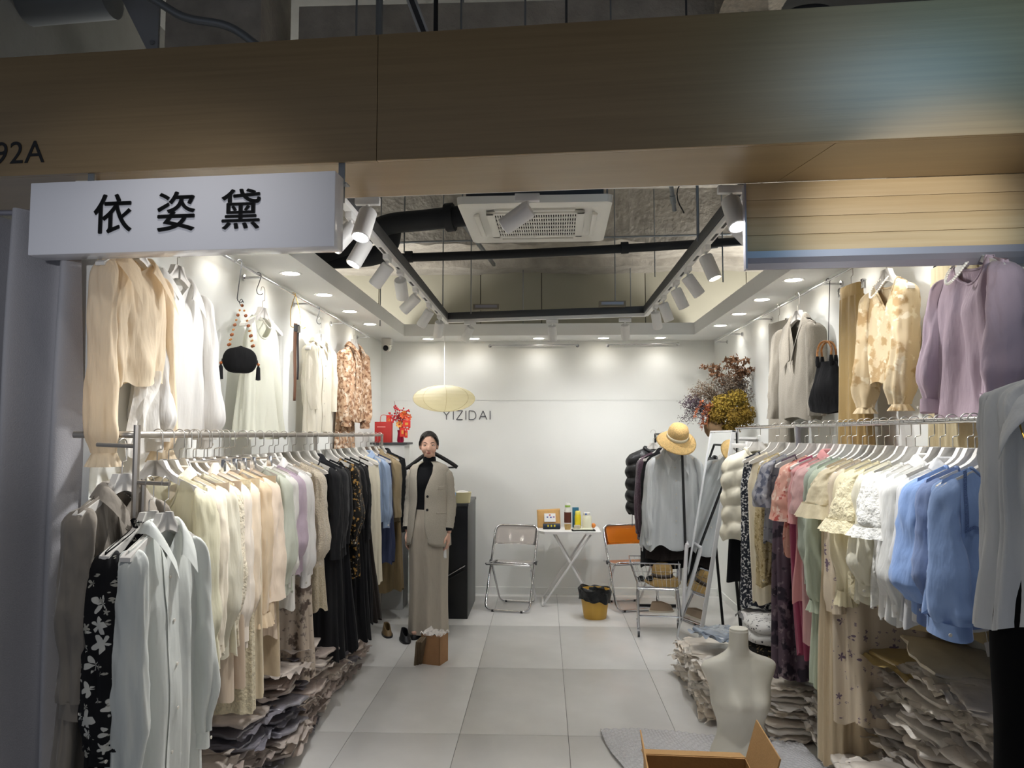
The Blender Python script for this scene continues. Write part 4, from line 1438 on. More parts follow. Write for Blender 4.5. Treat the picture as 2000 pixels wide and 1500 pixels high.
for i, (y, sty, m, lb, ov, tg) in enumerate(right_rack):
    g_, T = garment(lb, 'dress' if sty == 'dress' else 'top', (RRX + random.uniform(-.008, .008), y, RRZ), R_(random.uniform(-6, 6)), sty, m, ov, RG, seed=i + 301, tagp=tg,
                    name={'dress': 'dress', 'shirt': 'shirt', 'tee': 'top'}.get(sty, 'blouse'))
    if i == 0:
        tm = mat('blue_ladder_trim', '#6b84b6', .9, bump=1, bscale=300)
        T.strip(tm, g_, -PI / 2 - .62, -PI / 2 - .54, .0, .42, 'trim', .004, 2, 16)
        T.strip(tm, g_, -PI / 2 + .54, -PI / 2 + .62, .0, .42, 'trim', .004, 2, 16)
        T.strip(tm, g_, -PI / 2 - .62, -PI / 2 + .62, .40, .425, 'trim', .004, 20, 2)
# white quilted vest at the end of the rail
pv = thing('puffer_vest', 'cream quilted puffer vest at the far end of right rail', 'vest', (1.47, 5.30, RRZ), R_(-4), RG)
T = Torso(dict(L=.62, w=.2, wc=.235, wh=.235, t=.085, flare=.1, nd=.06, fa=.0, nf=4), random.Random(5))


def puff(u, v):
    p = T.S(u * 2 * PI, v)
    q = .022 * abs(sin(v * PI * 5)) * abs(sin(u * 2 * PI * 3.5 + (1.57 if int(v * 5) % 2 else 0))) ** .5
    return p + Vector((p.x * .6, p.y * 2.5, 0)).normalized() * q


MB().grid(puff, 90, 60, cu=True).build('body', mat('cream_quilted_nylon', '#e2dcc8', .45, bump=.2, bscale=20), pv, smooth=180)
MB().tube(T.neck_loop(.004), .014, 8, closed=True).build('collar', MATS['cream_quilted_nylon'], pv, smooth=180)
hanger((1.47, 5.30, RRZ), R_(-4), 'hanger holding the cream quilted puffer vest')
skirt('black skirt below the cream quilted puffer vest', 'skirt', (1.47, 5.42, 1.15), 0, fabric('#19191b', 'dark'), .17, .2, .40, 6, .01, .02, .05, 350, RG, hang=None)
# cream pleated dress behind, against the wall
skirt('wide cream draped skirt against the wall above the bagged pile', 'skirt', (1.60, 3.22, 1.72), R_(-62), fabric('#cdb98f'), .17, .24, .74, 9, .018, .03, .07, 351, RG, hang=None, z0=-.12)

# ------------------------------------------------------------------ right wall garments
RWG = 'garments on the right wall rail'
garment('large lilac gathered blouse at the right edge on right wall', 'top', (1.68, 3.0, 2.49), R_(-88), 'blouse', fabric('#b9a5b0', 'plain'),
        dict(L=.62, w=.20, wc=.21, wh=.25, fa=.026, nf=7, gather=.6, sl=.50, spr=[(0, .06), (.4, .066), (.8, .08), (1, .045)], cuff=.055, rcuff=.06, nd=.09, out=.03, sx=.7, nv=44, na=130, t=.04), RWG, seed=401, name='blouse')
necklace('pearl necklace on the large lilac blouse', (1.67, 3.0, 2.36), R_(-88), .06, .12, .006, M_PEARL, 46, depth=.09)
skirt('cream finely pleated skirt behind the lilac blouse', 'skirt', (1.745, 3.26, 2.50), R_(-88), fabric('#e8dcb9', 'chiffon'), .17, .25, 1.0, 26, .008, .014, .03, 402, RWG)
garment('beige marbled blouse with draped front on the right wall', 'top', (1.68, 3.74, 2.56), R_(-86), 'blouse', printed('beige_marble', '#d6c3a0', [('#b79a70', 12, .56, 'noise'), ('#e9ddc2', 20, .62, 'noise')]),
        dict(L=.50, w=.18, wc=.18, wh=.165, cin=(.95, .15, .2), sl=.58, spr=[(0, .055), (.5, .06), (.85, .065), (1, .04)], cuff=0, frill=.03, nd=.14, vee=True, out=.02, sx=.7), RWG, seed=403, name='blouse')
necklace('short pearl necklace on the beige marbled blouse', (1.67, 3.74, 2.43), R_(-86), .055, .11, .005, M_PEARL, 40, depth=.07)
skirt('khaki pleated long skirt between black bag and beige blouse', 'skirt', (1.67, 4.14, 2.57), R_(-86), fabric('#a98f5e', 'satin'), .11, .155, .98, 11, .016, .025, .05, 404, RWG)
s_hook((1.68, 4.50, 2.56), .36, 'long dark S-hook carrying the black bag on the right wall', yaw=R_(-60))
hb = thing('handbag', 'black cloth bag with curved wooden handles on right wall', 'bag', (1.66, 4.50, 2.21), R_(-66))


def bagf(u, v):
    a = u * 2 * PI
    w = prof([(0, .07), (.25, .085), (.8, .15), (1, .14)], v)
    t_ = prof([(0, .02), (.5, .055), (1, .03)], v)
    return (w * math.copysign(abs(cos(a)) ** .7, cos(a)), t_ * sin(a) + .006 * sin(9 * a) * (1 - v), -.13 - .30 * v - .02 * v * cos(a) ** 2 * -1 + .025 * sin(v * PI) * cos(a))


MB().grid(bagf, 40, 18, cu=True).build('body', fabric('#141416', 'dark'), hb, smooth=180)
MB().grid(lambda u, v: (bagf(u, 1)[0] * (1 - v), bagf(u, 1)[1] * (1 - v), bagf(u, 1)[2] - .008 * v), 40, 3, cu=True).build('base', fabric('#141416', 'dark'), hb, smooth=180)
for j in (-1, 1):
    pts = [(-.05, j * .018, -.15), (-.055, j * .018, -.08)] + [(.055 * cos(R_(a)), j * .014, -.07 + .06 * sin(R_(a))) for a in range(170, 0, -20)] + [(.055, j * .018, -.08), (.05, j * .018, -.15)]
    MB().tube(smooth_path(pts, 2), .0065, 8).build('handle', mat('bamboo', '#a8753f', .4, col2='#7a4c26', vscale=60), hb)
    for sx in (-1, 1):
        MB().lathe([(.011, -.03), (.013, .0), (.009, .03)], 10, (sx * .053, j * .018, -.125)).build('handle_loop', fabric('#141416', 'dark'), hb)
garment('grey tweed jacket with open front on the right wall', 'jacket', (1.66, 4.98, 2.56), R_(-78), 'jacket', fabric('#938d82', 'wool'),
        dict(L=.66, w=.2, wc=.21, wh=.22, sl=.60, nd=.3, placket=False), RWG, seed=405, name='jacket')
skirt('grey straight trousers beside the grey tweed jacket', 'trousers', (1.67, 5.42, 2.56), R_(-82), fabric('#8d877c', 'wool'), .15, .17, 1.0, 4, .008, .02, .045, 406, RWG, legs=True)

# ------------------------------------------------------------------ mannequins
def loft(name, m, root, secs, n=40, cap=True, fold=None, smooth=180):
    """secs: (cx, cy, z, rx, ry, power)"""
    b = MB()

    def fn(u, v):
        i = v * (len(secs) - 1)
        k = min(int(i), len(secs) - 2)
        f = i - k
        a0, a1 = secs[max(k - 1, 0)], secs[k]
        a2, a3 = secs[k + 1], secs[min(k + 2, len(secs) - 1)]
        s = [.5 * (2 * q1 + (q2 - q0) * f + (2 * q0 - 5 * q1 + 4 * q2 - q3) * f * f + (3 * q1 - q0 - 3 * q2 + q3) * f ** 3) for q0, q1, q2, q3 in zip(a0, a1, a2, a3)]
        a = u * 2 * PI
        c, d = cos(a), sin(a)
        p = s[5]
        x, y = max(s[3], 1e-4) * math.copysign(abs(c) ** p, c), max(s[4], 1e-4) * math.copysign(abs(d) ** p, d)
        q = Vector((s[0] + x, s[1] + y, s[2]))
        if fold:
            q = fold(q, a, v)
        return q
    nv = (len(secs) - 1) * 5
    b.grid(fn, n, nv, cu=True)
    if cap:
        b.f.append(tuple(range(n))[::-1])
        b.f.append(tuple(nv * n + i for i in range(n)))
    return b.build(name, m, root, smooth=smooth)


M_MANN = mat('matt_ivory_mannequin', '#d9d6c9', .5)
mt = thing('mannequin_torso', 'headless armless ivory female torso mannequin standing on the floor', 'mannequin', (.945, 3.80, 0), R_(10))


def bust(q, a, v):
    # breasts and shoulder caps shaped onto the loft
    for sx in (-1, 1):
        d2 = ((q.x - sx * .062) / .055) ** 2 + ((q.z - .375) / .055) ** 2
        if q.y < 0:
            q.y -= .045 * math.exp(-d2)
    return q


secs = [(0, 0, .0, .158, .115, 1), (0, 0, .06, .165, .118, 1), (0, 0, .14, .150, .105, 1), (0, 0, .215, .118, .085, 1), (0, 0, .28, .118, .085, 1), (0, .0, .36, .142, .098, .95), (0, .004, .44, .150, .092, .9), (0, .008, .50, .176, .072, .85),
        (0, .010, .535, .188, .058, .85), (0, .012, .56, .165, .048, .9), (0, .014, .583, .10, .045, 1), (0, .012, .61, .054, .046, 1), (0, .006, .65, .046, .045, 1), (0, .0, .705, .045, .045, 1)]
loft('torso', M_MANN, mt, secs, 48, fold=bust)
MB().lathe([(.044, .704), (.044, .713), (.040, .716), (0, .717)], 24).build('neck_cap', M_MANN, mt)

mq = thing('mannequin', 'dressed mannequin in white shirt and black trousers at the right edge', 'mannequin', (1.40, 2.13, .13), R_(-44))
zb = .36
secs = [(0, 0, 1.0 + zb - .15, .15, .11, 1), (0, 0, 1.06 + zb - .15, .13, .10, 1), (0, 0, 1.16 + zb - .15, .12, .09, 1), (0, 0, 1.32 + zb - .15, .14, .09, .95), (0, .004, 1.40 + zb - .15, .145, .065, .9), (0, .01, 1.435 + zb - .15, .115, .046, .9),
        (0, .012, 1.47 + zb - .15, .065, .045, 1), (0, .01, 1.57 + zb - .15, .052, .05, 1), (0, .004, 1.685 + zb - .15, .048, .048, 1)]
loft('torso', M_MANN, mq, secs, 36, fold=None)
MB().lathe([(.047, 0), (.046, .01), (.042, .014), (0, .015)], 24, (0, .004, 1.685 + zb - .15)).build('neck_cap', M_MANN, mq)
M_BT = mat('black_trouser_cloth', '#0c0c0d', .9, spec=.1)
for sx in (-1, 1):
    loft('trouser_leg', M_BT, mq, [(sx * .05, 0, 1.16, .10, .11, 1), (sx * .075, 0, .98, .105, .12, 1), (sx * .085, 0, .7, .095, .105, 1), (sx * .09, .0, .42, .105, .11, 1), (sx * .09, 0, zb + .01, .115, .12, 1)], 28)
MB().box(-.26, .26, -.26, .26, -.13, zb, .006).build('plinth', M_WHITEM, mq)
ms = fabric('#dfe1e2', 'chiffon')
secs = [(0, .004, 1.676, .075, .052, .95), (0, .004, 1.662, .115, .058, .9), (0, -.0, 1.635, .155, .068, .88), (0, -.005, 1.56, .168, .095, .92), (0, -.008, 1.42, .170, .118, .95), (0, -.004, 1.27, .165, .118, .95), (0, 0, 1.14, .185, .13, .95), (0, 0, 1.02, .20, .14, .95)]


def shirtfold(q, a, v):
    f = (.010 * gw(11 * a + 1 + 2 * v) + .006 * gw(23 * a + 3 * v)) * min(1, v * 2.5) + .006 * ridge(cos(a) * 4, sin(a) * 4, v * 3) * min(1, v * 4)
    q.x += f * cos(a)
    q.y += f * sin(a)
    q.x += .008 * v * sin(7 * a) + .008 * noise.noise(Vector((a, v * 5, 2)))
    q.z += .03 * v * abs(cos(a)) * -1 * v + .012 * sin(3 * a) * v
    return q


sb = loft('shirt', ms, mq, secs, 130, cap=False, fold=shirtfold)
for sx in (-1, 1):
    s2 = [(sx * .135, .02, 1.648, .02, .035, 1), (sx * .148, .025, 1.625, .034, .05, 1), (sx * .160, .04, 1.52, .034, .058, 1), (sx * .165, .045, 1.38, .032, .058, 1), (sx * .170, .045, 1.22, .032, .056, 1), (sx * .178, .04, 1.05, .03, .05, 1)]
    loft('shirt_sleeve', ms, mq, s2, 32, cap=False, fold=lambda q, a, v: q + Vector((cos(a), sin(a), 0)) * (.006 * gw(6 * a + 4 * v) + .007 * ridge(cos(a) * 2, sin(a) * 2 + v, v * 6)) * min(1, v * 6))


def leaf(sx):
    A0, A1 = Vector((0, .062, 1.705)), Vector((sx * .012, -.105, 1.585))
    Am = Vector((sx * .075, .0, 1.70))
    B0, B1 = Vector((0, .085, 1.655)), Vector((sx * .105, -.150, 1.455))
    Bm = Vector((sx * .135, -.01, 1.655))

    def f(u, v):
        a = A0 * (1 - u) ** 2 + Am * 2 * u * (1 - u) + A1 * u * u
        b_ = B0 * (1 - u) ** 2 + Bm * 2 * u * (1 - u) + B1 * u * u
        p = a.lerp(b_, v)
        return p + Vector((sx * .01, -.012 * u, .014)) * sin(v * PI)
    return f


for sx in (-1, 1):
    MB().grid(leaf(sx), 16, 8).build('collar', ms, mq, smooth=180, solid=.002)
pl = MB().grid(lambda u, v: (-.02 + .04 * u, lerp(-.078, -.165, min(1, v * 2.2) ** .6) - .006 + .006 * sin(v * 14), lerp(1.55, 1.0, v)), 4, 24)
pl.build('placket', ms, mq, smooth=180)
for k in range(6):
    obj('button', btn_me, None, mq, (0, lerp(-.085, -.172, min(1, (.08 + .16 * k) * 2.2) ** .6), lerp(1.55, 1.0, .08 + .16 * k)))
nc = thing('necklace', 'long thin gold chain on the mannequin white shirt', 'necklace', (1.40, 2.13, .13), R_(-44))
MB().tube(smooth_path([(-.07, .03, 1.66), (-.085, -.03, 1.62), (-.06, -.115, 1.54), (-.03, -.155, 1.46), (-.024, -.166, 1.36), (-.024, -.172, 1.28)], 5), .0022, 6).build('chain', M_GOLD, nc)
MB().tube(smooth_path([(.07, .03, 1.66), (.085, -.03, 1.62), (.05, -.115, 1.54), (0, -.155, 1.46), (-.02, -.166, 1.40)], 5), .0022, 6).build('chain', M_GOLD, nc)
MB().ball((-.024, -.173, 1.27), (.006, .005, .012), 8, 6).build('pendant', M_GOLD, nc)

# ------------------------------------------------------------------ bagged garments
def bag_mesh(k):
    rnd = random.Random(k + 900)
    sd = rnd.uniform(0, 99)
    w, d, h = rnd.uniform(.16, .185), rnd.uniform(.13, .155), rnd.uniform(.011, .017)

    def f(u, v):
        a = u * 2 * PI
        t_ = v * PI
        c, s = cos(a), sin(a)
        r = max(abs(c), abs(s)) ** -.82
        k_ = min(1, sin(t_) ** .42 if 0 < v < 1 else 0)
        x, y = w * r * c * k_, d * r * s * k_
        z = h * math.copysign(abs(cos(t_)) ** .6, cos(t_))
        n = noise.noise_vector(Vector((x * 9 + sd, y * 9, z * 9)))
        n2 = noise.noise_vector(Vector((x * 26 + sd, y * 26, z * 20 + 7)))
        e = .005 + .014 * (k_ if abs(v - .5) < .16 else .25)
        return Vector((x, y, z)) + n * e + n2 * e * .6
    b = MB().grid(f, 34, 12, cu=True)
    # loose heat-sealed flap of the plastic bag along one side
    b.grid(lambda u, v: (lerp(-w, w, u) * .97 + .01 * sin(v * 5), -d * .97 - .055 * v, .010 * sin(u * 17 + sd) * v + .012 * noise.noise(Vector((u * 8 + sd, v * 3, 0)))), 20, 4)
    b.grid(lambda u, v: (-w * .97 - .04 * v, lerp(-d, d, u) * .97, .010 * sin(u * 15 + sd) * v + .012 * noise.noise(Vector((u * 8 + sd, v * 3, 9)))), 20, 4)
    return b.mesh('polybag', 60)


BAGC = ['#cdc6bb', '#bdb6ad', '#d8d1c7', '#b3ada6', '#ddd6cb', '#c3b9ad']
BAGM = []
for k in range(6):
    me = bag_mesh(k)
    BAGM.append(me)
BMATS = [mat('bagged_cloth_%d' % k, c, .34, coat=.75, bump=.6, bscale=24, var=.14, vscale=9, detail=5) for k, c in enumerate(BAGC)]
BMATW = [mat('bagged_white_cloth_%d' % k, c, .34, coat=.75, bump=.6, bscale=24, var=.10, vscale=9, detail=5) for k, c in enumerate(['#e2dbd2', '#ebe6df', '#d8cec0', '#e6d9c8'])]
BMATB = [mat('bagged_brown_cloth_%d' % k, c, .34, coat=.75, bump=.6, bscale=24, var=.2, vscale=9, detail=5) for k, c in enumerate(['#b3a49b', '#c4b7ad', '#a0938b', '#85828a', '#cfc3b9'])]


def bag_stack(cx, cy, n, dz, label, group, mats, rnd, jit=.03, tilt=.07, z0=0., rz=0., sc=1.):
    z = z0 + .022
    for k in range(n):
        me = BAGM[rnd.randrange(6)].copy() if False else BAGM[rnd.randrange(6)]
        o = bpy.data.objects.new('bagged_garment', me)
        C.objects.link(o)
        if not me.materials:
            me.materials.append(None)
        o.material_slots[0].link = 'OBJECT'
        o.material_slots[0].material = mats[rnd.randrange(len(mats))]
        o.location = (cx + rnd.uniform(-jit, jit), cy + rnd.uniform(-jit, jit), z)
        o.rotation_euler = (rnd.uniform(-tilt, tilt), rnd.uniform(-tilt, tilt), rz + rnd.choice((0, PI, PI / 2, -PI / 2)) + rnd.uniform(-.25, .25))
        o.scale = (sc, sc, sc)
        tag(o, label, 'packed garment', group)
        z += dz * rnd.uniform(.85, 1.15)


rb = random.Random(77)
for cx, cy, n in ((1.60, 2.72, 25), (1.60, 3.05, 25), (1.60, 3.38, 23), (1.60, 3.72, 19), (1.60, 4.05, 14), (1.40, 3.4, 8), (1.38, 3.0, 12)):
    bag_stack(cx, cy, n, .030, 'clear-bagged folded garment in the tall pile by the right wall', 'bagged pile by the right wall', BMATS, rb, .035, .12)
for cx, cy, n in ((1.36, 4.42, 9),):
    bag_stack(cx, cy, n, .034, 'neatly stacked bagged pale garment right of the torso mannequin', 'neat stack right of the torso', BMATW, rb, .012, .03)
for cx, cy, n in ((1.12, 4.66, 8), (1.10, 5.00, 8), (1.10, 5.32, 7), (1.42, 4.85, 8)):
    bag_stack(cx, cy, n, .036, 'white bagged garment in the row left of the torso mannequin', 'white bagged row behind the torso', BMATW, rb, .02, .06)
for cx, cy, n in ((-1.52, 3.2, 8), (-1.5, 3.6, 10), (-1.46, 3.95, 13), (-1.45, 4.28, 14), (-1.46, 4.62, 11), (-1.5, 4.98, 8), (-1.5, 5.3, 6), (-1.5, 5.65, 5)):
    bag_stack(cx, cy, n, .034, 'brownish bagged garment piled on the floor under left rail', 'bagged pile under the left rail', BMATB, rb, .04, .12)
# a few wide flat bags on top of the tall pile
for k, (x, y, z, c_, lb, sc) in enumerate(((1.58, 3.38, .745, '#b39b63', 'large flat khaki bagged garment on top of the tall pile', 1.25), (1.56, 2.98, .80, '#c9bea8', 'translucent bag with pale cloth topping the tall pile', 1.2), (1.62, 3.72, .66, '#8f6a5c', 'reddish brown striped bagged garment at the back of the pile', .95))):
    o = bpy.data.objects.new('bagged_garment', BAGM[k].copy())
    C.objects.link(o)
    o.data.materials.clear()
    o.data.materials.append(mat('bag_top_%d' % k, c_, .3, coat=.8, bump=.4, bscale=14, var=.1, vscale=6))
    o.location = (x, y, z)
    o.rotation_euler = (.14, -.12, .4 + k)
    o.scale = (sc, sc, .9)
    tag(o, lb, 'packed garment', 'bagged pile by the right wall')
# crumpled bags behind the torso: blue-grey bag, tweed bundle, silver bag
for k, (x, y, z, s, c_, lb, hs) in enumerate(((1.14, 5.05, .375, .95, '#8f9aa8', 'crumpled blue-grey plastic bag lying on the white bagged row', 1.6), (1.40, 4.98, .50, .8, '#c9c6c2', 'shiny silver crumpled bag below the hanging tweed dress', 2.6))):
    o = bpy.data.objects.new('bagged_garment', BAGM[3 + k].copy())
    C.objects.link(o)
    o.data.materials.clear()
    o.data.materials.append(mat('bag_crumple_%d' % k, c_, .2, coat=.9, bump=1, bscale=20, var=.2, vscale=9))
    o.location = (x, y, z)
    o.rotation_euler = (.08, .1, .8)
    o.scale = (s, s, hs)
    tag(o, lb, 'plastic bag')
tw = thing('tweed_bundle', 'folded black and white tweed bundle behind the torso mannequin', 'bundle', (1.36, 4.62, .36), R_(10))
for k, (z, m) in enumerate(((0.04, printed('black_gold_tweed', '#1b1a18', [('#7b6a4c', 60, .6, 'noise')], .9, .9)), (.115, printed('white_black_tweed', '#d9d8d4', [('#25262c', 50, .62, 'noise')], .9, .9)), (.175, MATS['white_black_tweed']))):
    MB().grid(lambda u, v: (.19 * (1 - .06 * k) * math.copysign(abs(cos(u * 2 * PI)) ** .6, cos(u * 2 * PI)) * sin(v * PI) ** .4, .15 * math.copysign(abs(sin(u * 2 * PI)) ** .6, sin(u * 2 * PI)) * sin(v * PI) ** .4,
                              z + .042 * cos(v * PI) + .012 * noise.noise(Vector((cos(u * 6.28) * 2, sin(u * 6.28) * 2, v * 2 + k * 9)))), 40, 14, cu=True).build('fold', m, tw, smooth=180)

# bubble wrap on the floor, cardboard carton in front
bb = random.Random(4)
bu = MB().grid(lambda u, v: (lerp(.36, 1.42, u) + .05 * sin(v * 5) + .03 * noise.noise(Vector((u * 3, v * 3, 5))), lerp(3.3, 4.33, v) + .06 * sin(u * 4 + 1) + .03 * noise.noise(Vector((u * 5, 0, 1))), .012 + .022 * abs(noise.noise(Vector((u * 4, v * 4, 2)))) + .004 * sin(u * 160) * sin(v * 150)), 170, 150)
o = bu.build('bubble_wrap', mat('bubble_wrap_film', '#dcdcdf', .25, coat=.6, bump=.8, bscale=160), None, smooth=180)
tag(o, 'sheet of bubble wrap spread on the floor under the torso mannequin', 'bubble wrap')
cx = thing('carton', 'open brown cardboard carton at the bottom edge of the picture', 'box', (.54, 2.72, 0), R_(-3))
w2, d2, h2, tk = .185, .17, .475, .005
for nm, a in (('side_panel', (-w2, -w2 + tk, -d2, d2)), ('side_panel', (w2 - tk, w2, -d2, d2)), ('front_panel', (-w2, w2, -d2, -d2 + tk)), ('back_panel', (-w2, w2, d2 - tk, d2))):
    MB().box(*a, 0, h2).build(nm, M_CARD, cx, smooth=0)
MB().box(-w2, w2, -d2, d2, .0, .005).build('bottom_panel', M_CARD, cx, smooth=0)


def flap(p, q, d, L_):
    p, q, d = Vector(p), Vector(q), Vector(d).normalized() * L_
    b = MB()
    n = (q - p).cross(d).normalized() * .0025
    vs_ = [p, q, q + d, p + d]
    b.add([v + n for v in vs_] + [v - n for v in vs_], [(0, 1, 2, 3), (7, 6, 5, 4), (0, 4, 5, 1), (1, 5, 6, 2), (2, 6, 7, 3), (3, 7, 4, 0)])
    b.build('flap', M_CARD, cx, smooth=0)


flap((-w2, -d2, h2), (-w2, d2, h2), (-.10, .1, .9), .085)
flap((w2, -d2, h2), (w2, d2, h2), (.30, .12, .9), .14)
flap((-w2, -d2, h2), (w2, -d2, h2), (0, -.6, -.3), .14)
flap((-w2, d2, h2), (w2, d2, h2), (0, 1, -.25), .12)

# ================================================================== back of the shop
def u_chair(label, loc, yaw, col, key):
    t = thing('folding_chair', label, 'chair', loc, yaw, 'folding chairs at the back wall')
    mpl = mat(key, col, .08, trans=.9, ior=1.25, spec=.4)
    w = .215
    # front frame: backrest top down to the front feet
    def fr(y0, z0, y1, z1, r_, w_):
        P = Vector((0, y0, z0))
        Q = Vector((0, y1, z1))
        d = (Q - P).normalized()
        o = []
        for sx in (-1, 1):
            side = []
            for a in (0, 30, 60, 90):
                k = R_(a)
                side.append(Vector((sx * (w_ - r_ + r_ * sin(k)), 0, 0)) + P + d * (r_ - r_ * cos(k)))
            low = []
            for a in (90, 60, 30, 0):
                k = R_(a)
                low.append(Vector((sx * (w_ - r_ + r_ * sin(k)), 0, 0)) + Q - d * (r_ - r_ * cos(k)))
            o.append(side + low)
        return o[1] + o[0][::-1]
    MB().tube(fr(.17, .76, -.23, .012, .06, w), .011, 10, closed=True).build('front_frame', M_CHROME, t)
    MB().tube(fr(-.10, .43, .20, .012, .05, w - .03), .010, 10, closed=True).build('rear_frame', M_CHROME, t)
    MB().tube([(-w, -.2, .43), (w, -.2, .43)], .009, 8).build('seat_bar', M_CHROME, t)
    for sx in (-1, 1):
        MB().tube([(sx * w, -.2, .435), (sx * w * .96, .16, .415)], .009, 8).build('seat_rail', M_CHROME, t)
        MB().lathe([(.02, -.012), (.02, .012)], 14, (sx * (w + .006), .0, .425), 'x').build('hinge', M_DARKM, t)
        MB().lathe([(.015, 0), (.015, .02)], 10, (sx * .14, -.23, 0)).build('rubber_foot', M_BLACKM, t)
        MB().lathe([(.013, 0), (.013, .02)], 10, (sx * .12, .20, 0)).build('rubber_foot', M_BLACKM, t)

    def seat(u, v):
        x, y = lerp(-w + .012, w - .012, u), lerp(-.19, .17, v)
        return (x, y, .437 - .012 * sin(v * PI) - .02 * v)
    MB().grid(seat, 10, 10).build('seat', mpl, t, smooth=180, solid=.006)

    def back(u, v):
        x = lerp(-w + .014, w - .014, u)
        z = lerp(.585, .748, v)
        y = .17 - (.76 - z) * .535
        return (x, y + .025 * (1 - (2 * u - 1) ** 2), z)
    MB().grid(back, 12, 5).build('backrest', mpl, t, smooth=180, solid=.006)
    return t


u_chair('clear transparent folding chair with chrome frame left of the table', (-.30, 7.42, 0), R_(-12), '#ece4e0', 'clear_acrylic')
u_chair('orange transparent folding chair partly behind the hanging clothes', (.83, 7.50, 0), R_(14), '#f08a2c', 'orange_acrylic')

tb = thing('folding_table', 'small white folding table with crossed legs against the back wall', 'table', (.235, 7.62, 0), 0)
MB().prism([(-.30, .23), (-.30, -.10), (-.23, -.21), (.30, -.21), (.315, -.195), (.315, .23)], lambda x, y: (x, y, .695), lambda x, y: (x, y, .718)).build('top', M_WHITEM, tb, smooth=0)
for y in (-.17, .17):
    MB().bar((-.25, y, .008), (.22, y, .69), .018, .018, .003).build('leg', M_WHITEM, tb)
    MB().bar((.25, y * .9, .008), (-.14, y * .9, .69), .018, .018, .003).build('leg', M_WHITEM, tb)
MB().bar((-.25, -.17, .012), (-.25, .17, .012), .018, .018, .003).build('foot_bar', M_WHITEM, tb)
MB().bar((.25, -.15, .012), (.25, .15, .012), .018, .018, .003).build('foot_bar', M_WHITEM, tb)
TX, TY, TZ_ = .235, 7.62, .719


def on_table(name, label, cat, x, y, rz=0.):
    return thing(name, label, cat, (TX + x, TY + y, TZ_), R_(rz))


t = on_table('kraft_envelope', 'brown kraft paper parcel with white address label on the table', 'parcel', -.185, .12, 6)
MB().grid(lambda u, v: ((u - .5) * .235, .06 * v + .014 * sin(u * PI) * sin(v * PI) * -1 - .01, .175 * v + .012 * u * v), 14, 10).build('envelope', M_KRAFT, t, smooth=180, solid=.018)
MB().cbox((.01, -.022 + .024, .10), (.115, .003, .085), Matrix.Rotation(R_(-19), 3, 'X')).build('address_label', M_PAPER, t, smooth=0)
for k, (x, z, c_) in enumerate(((0, .125, '#c23a34'), (-.025, .105, '#3b4fa0'), (.01, .103, '#3b4fa0'), (.04, .106, '#8a3f8f'))):
    MB().cbox((x + .01, .0 + (z - .1) * .34, z), (.016, .002, .012), Matrix.Rotation(R_(-19), 3, 'X')).build('print_mark', mat('label_ink_%d' % k, c_, .6), t, smooth=0)
t = on_table('pouch', 'dark navy rolled pouch with yellow marks before the kraft parcel', 'pouch', -.16, .01, 3)
MB().tube([(-.085, 0, .026), (.085, 0, .028)], .027, 16, flat=1).build('roll', mat('navy_pouch', '#1e2b3d', .6, bump=.4, bscale=30), t)
for k in range(3):
    MB().cbox((-.035 + k * .032, -.0255, .034), (.015, .004, .02)).build('yellow_mark', mat('yellow_print', '#d9c53a', .6), t, smooth=0)
t = on_table('bottle', 'tall white bottle with green cap and brown label on the table', 'bottle', .005, .14)
MB().lathe([(.034, 0), (.035, .01), (.035, .17), (.028, .19), (.026, .20)], 20).build('body', M_PLAST, t)
MB().lathe([(.0362, .05), (.0362, .155)], 20).build('label', mat('brown_label', '#5d3227', .5), t)
MB().lathe([(.027, .197), (.027, .235), (.02, .246), (0, .247)], 20).build('cap', M_PLAST, t)
MB().lathe([(.0276, .205), (.0276, .225)], 16).build('cap_print', mat('green_print', '#9dc25b', .5), t)
t = on_table('carton_pack', 'teal blue carton standing behind the yellow one', 'carton', .085, .16)
MB().box(-.032, .032, -.02, .02, 0, .20, .003).build('pack', mat('teal_carton', '#2f6a86', .5), t)
t = on_table('bottle', 'yellow bottle with yellow cap on the table', 'bottle', .105, .08)
MB().lathe([(.030, 0), (.032, .01), (.032, .12), (.026, .14)], 18).build('body', mat('yellow_plastic', '#e3cf2f', .4), t)
MB().lathe([(.027, .138), (.027, .165), (.022, .172), (0, .173)], 18).build('cap', mat('yellow_plastic_cap', '#ecdf6a', .4), t)
t = on_table('jar', 'white pump jar with blue print at the table right side', 'jar', .195, .06)
MB().lathe([(.044, 0), (.046, .012), (.046, .115), (.036, .13), (.034, .135)], 20).build('body', mat('milky_plastic', '#eae8cd', .45), t)
MB().lathe([(.036, .133), (.036, .155), (.03, .162), (0, .163)], 20).build('cap', M_PLAST, t)
MB().cbox((-.012, -.034, .146), (.016, .006, .014)).build('blue_print', mat('blue_print', '#4a6fb8', .5), t, smooth=0)
t = on_table('wicker_cup', 'small woven straw cup beside the brown bottle', 'cup', .0, -.02)
MB().lathe([(.028, 0), (.034, .05), (.031, .05), (.026, .004), (0, .004)], 16).build('cup', mat('woven_straw', '#c8a86c', .8, bump=1, bscale=140), t)
t = on_table('tray', 'thin dark tray of small items at the front of the table', 'tray', .15, -.10, 2)
MB().box(-.115, .115, -.055, .055, 0, .008, .002).build('base', M_BLACKM, t)
MB().box(-.10, .09, -.045, .04, .008, .02, .002).build('papers', mat('pale_green_paper', '#d5d6be', .6), t)
MB().box(-.09, -.03, -.02, .04, .02, .05, .004).build('clear_box', mat('frosted_clear', '#e9e5dc', .3, trans=.5), t)
t = on_table('orange', 'small orange fruit at the right back of the table', 'fruit', .262, .12)
MB().ball((0, 0, .024), .024, 14, 10).build('fruit', mat('orange_peel', '#e38b3c', .5), t)
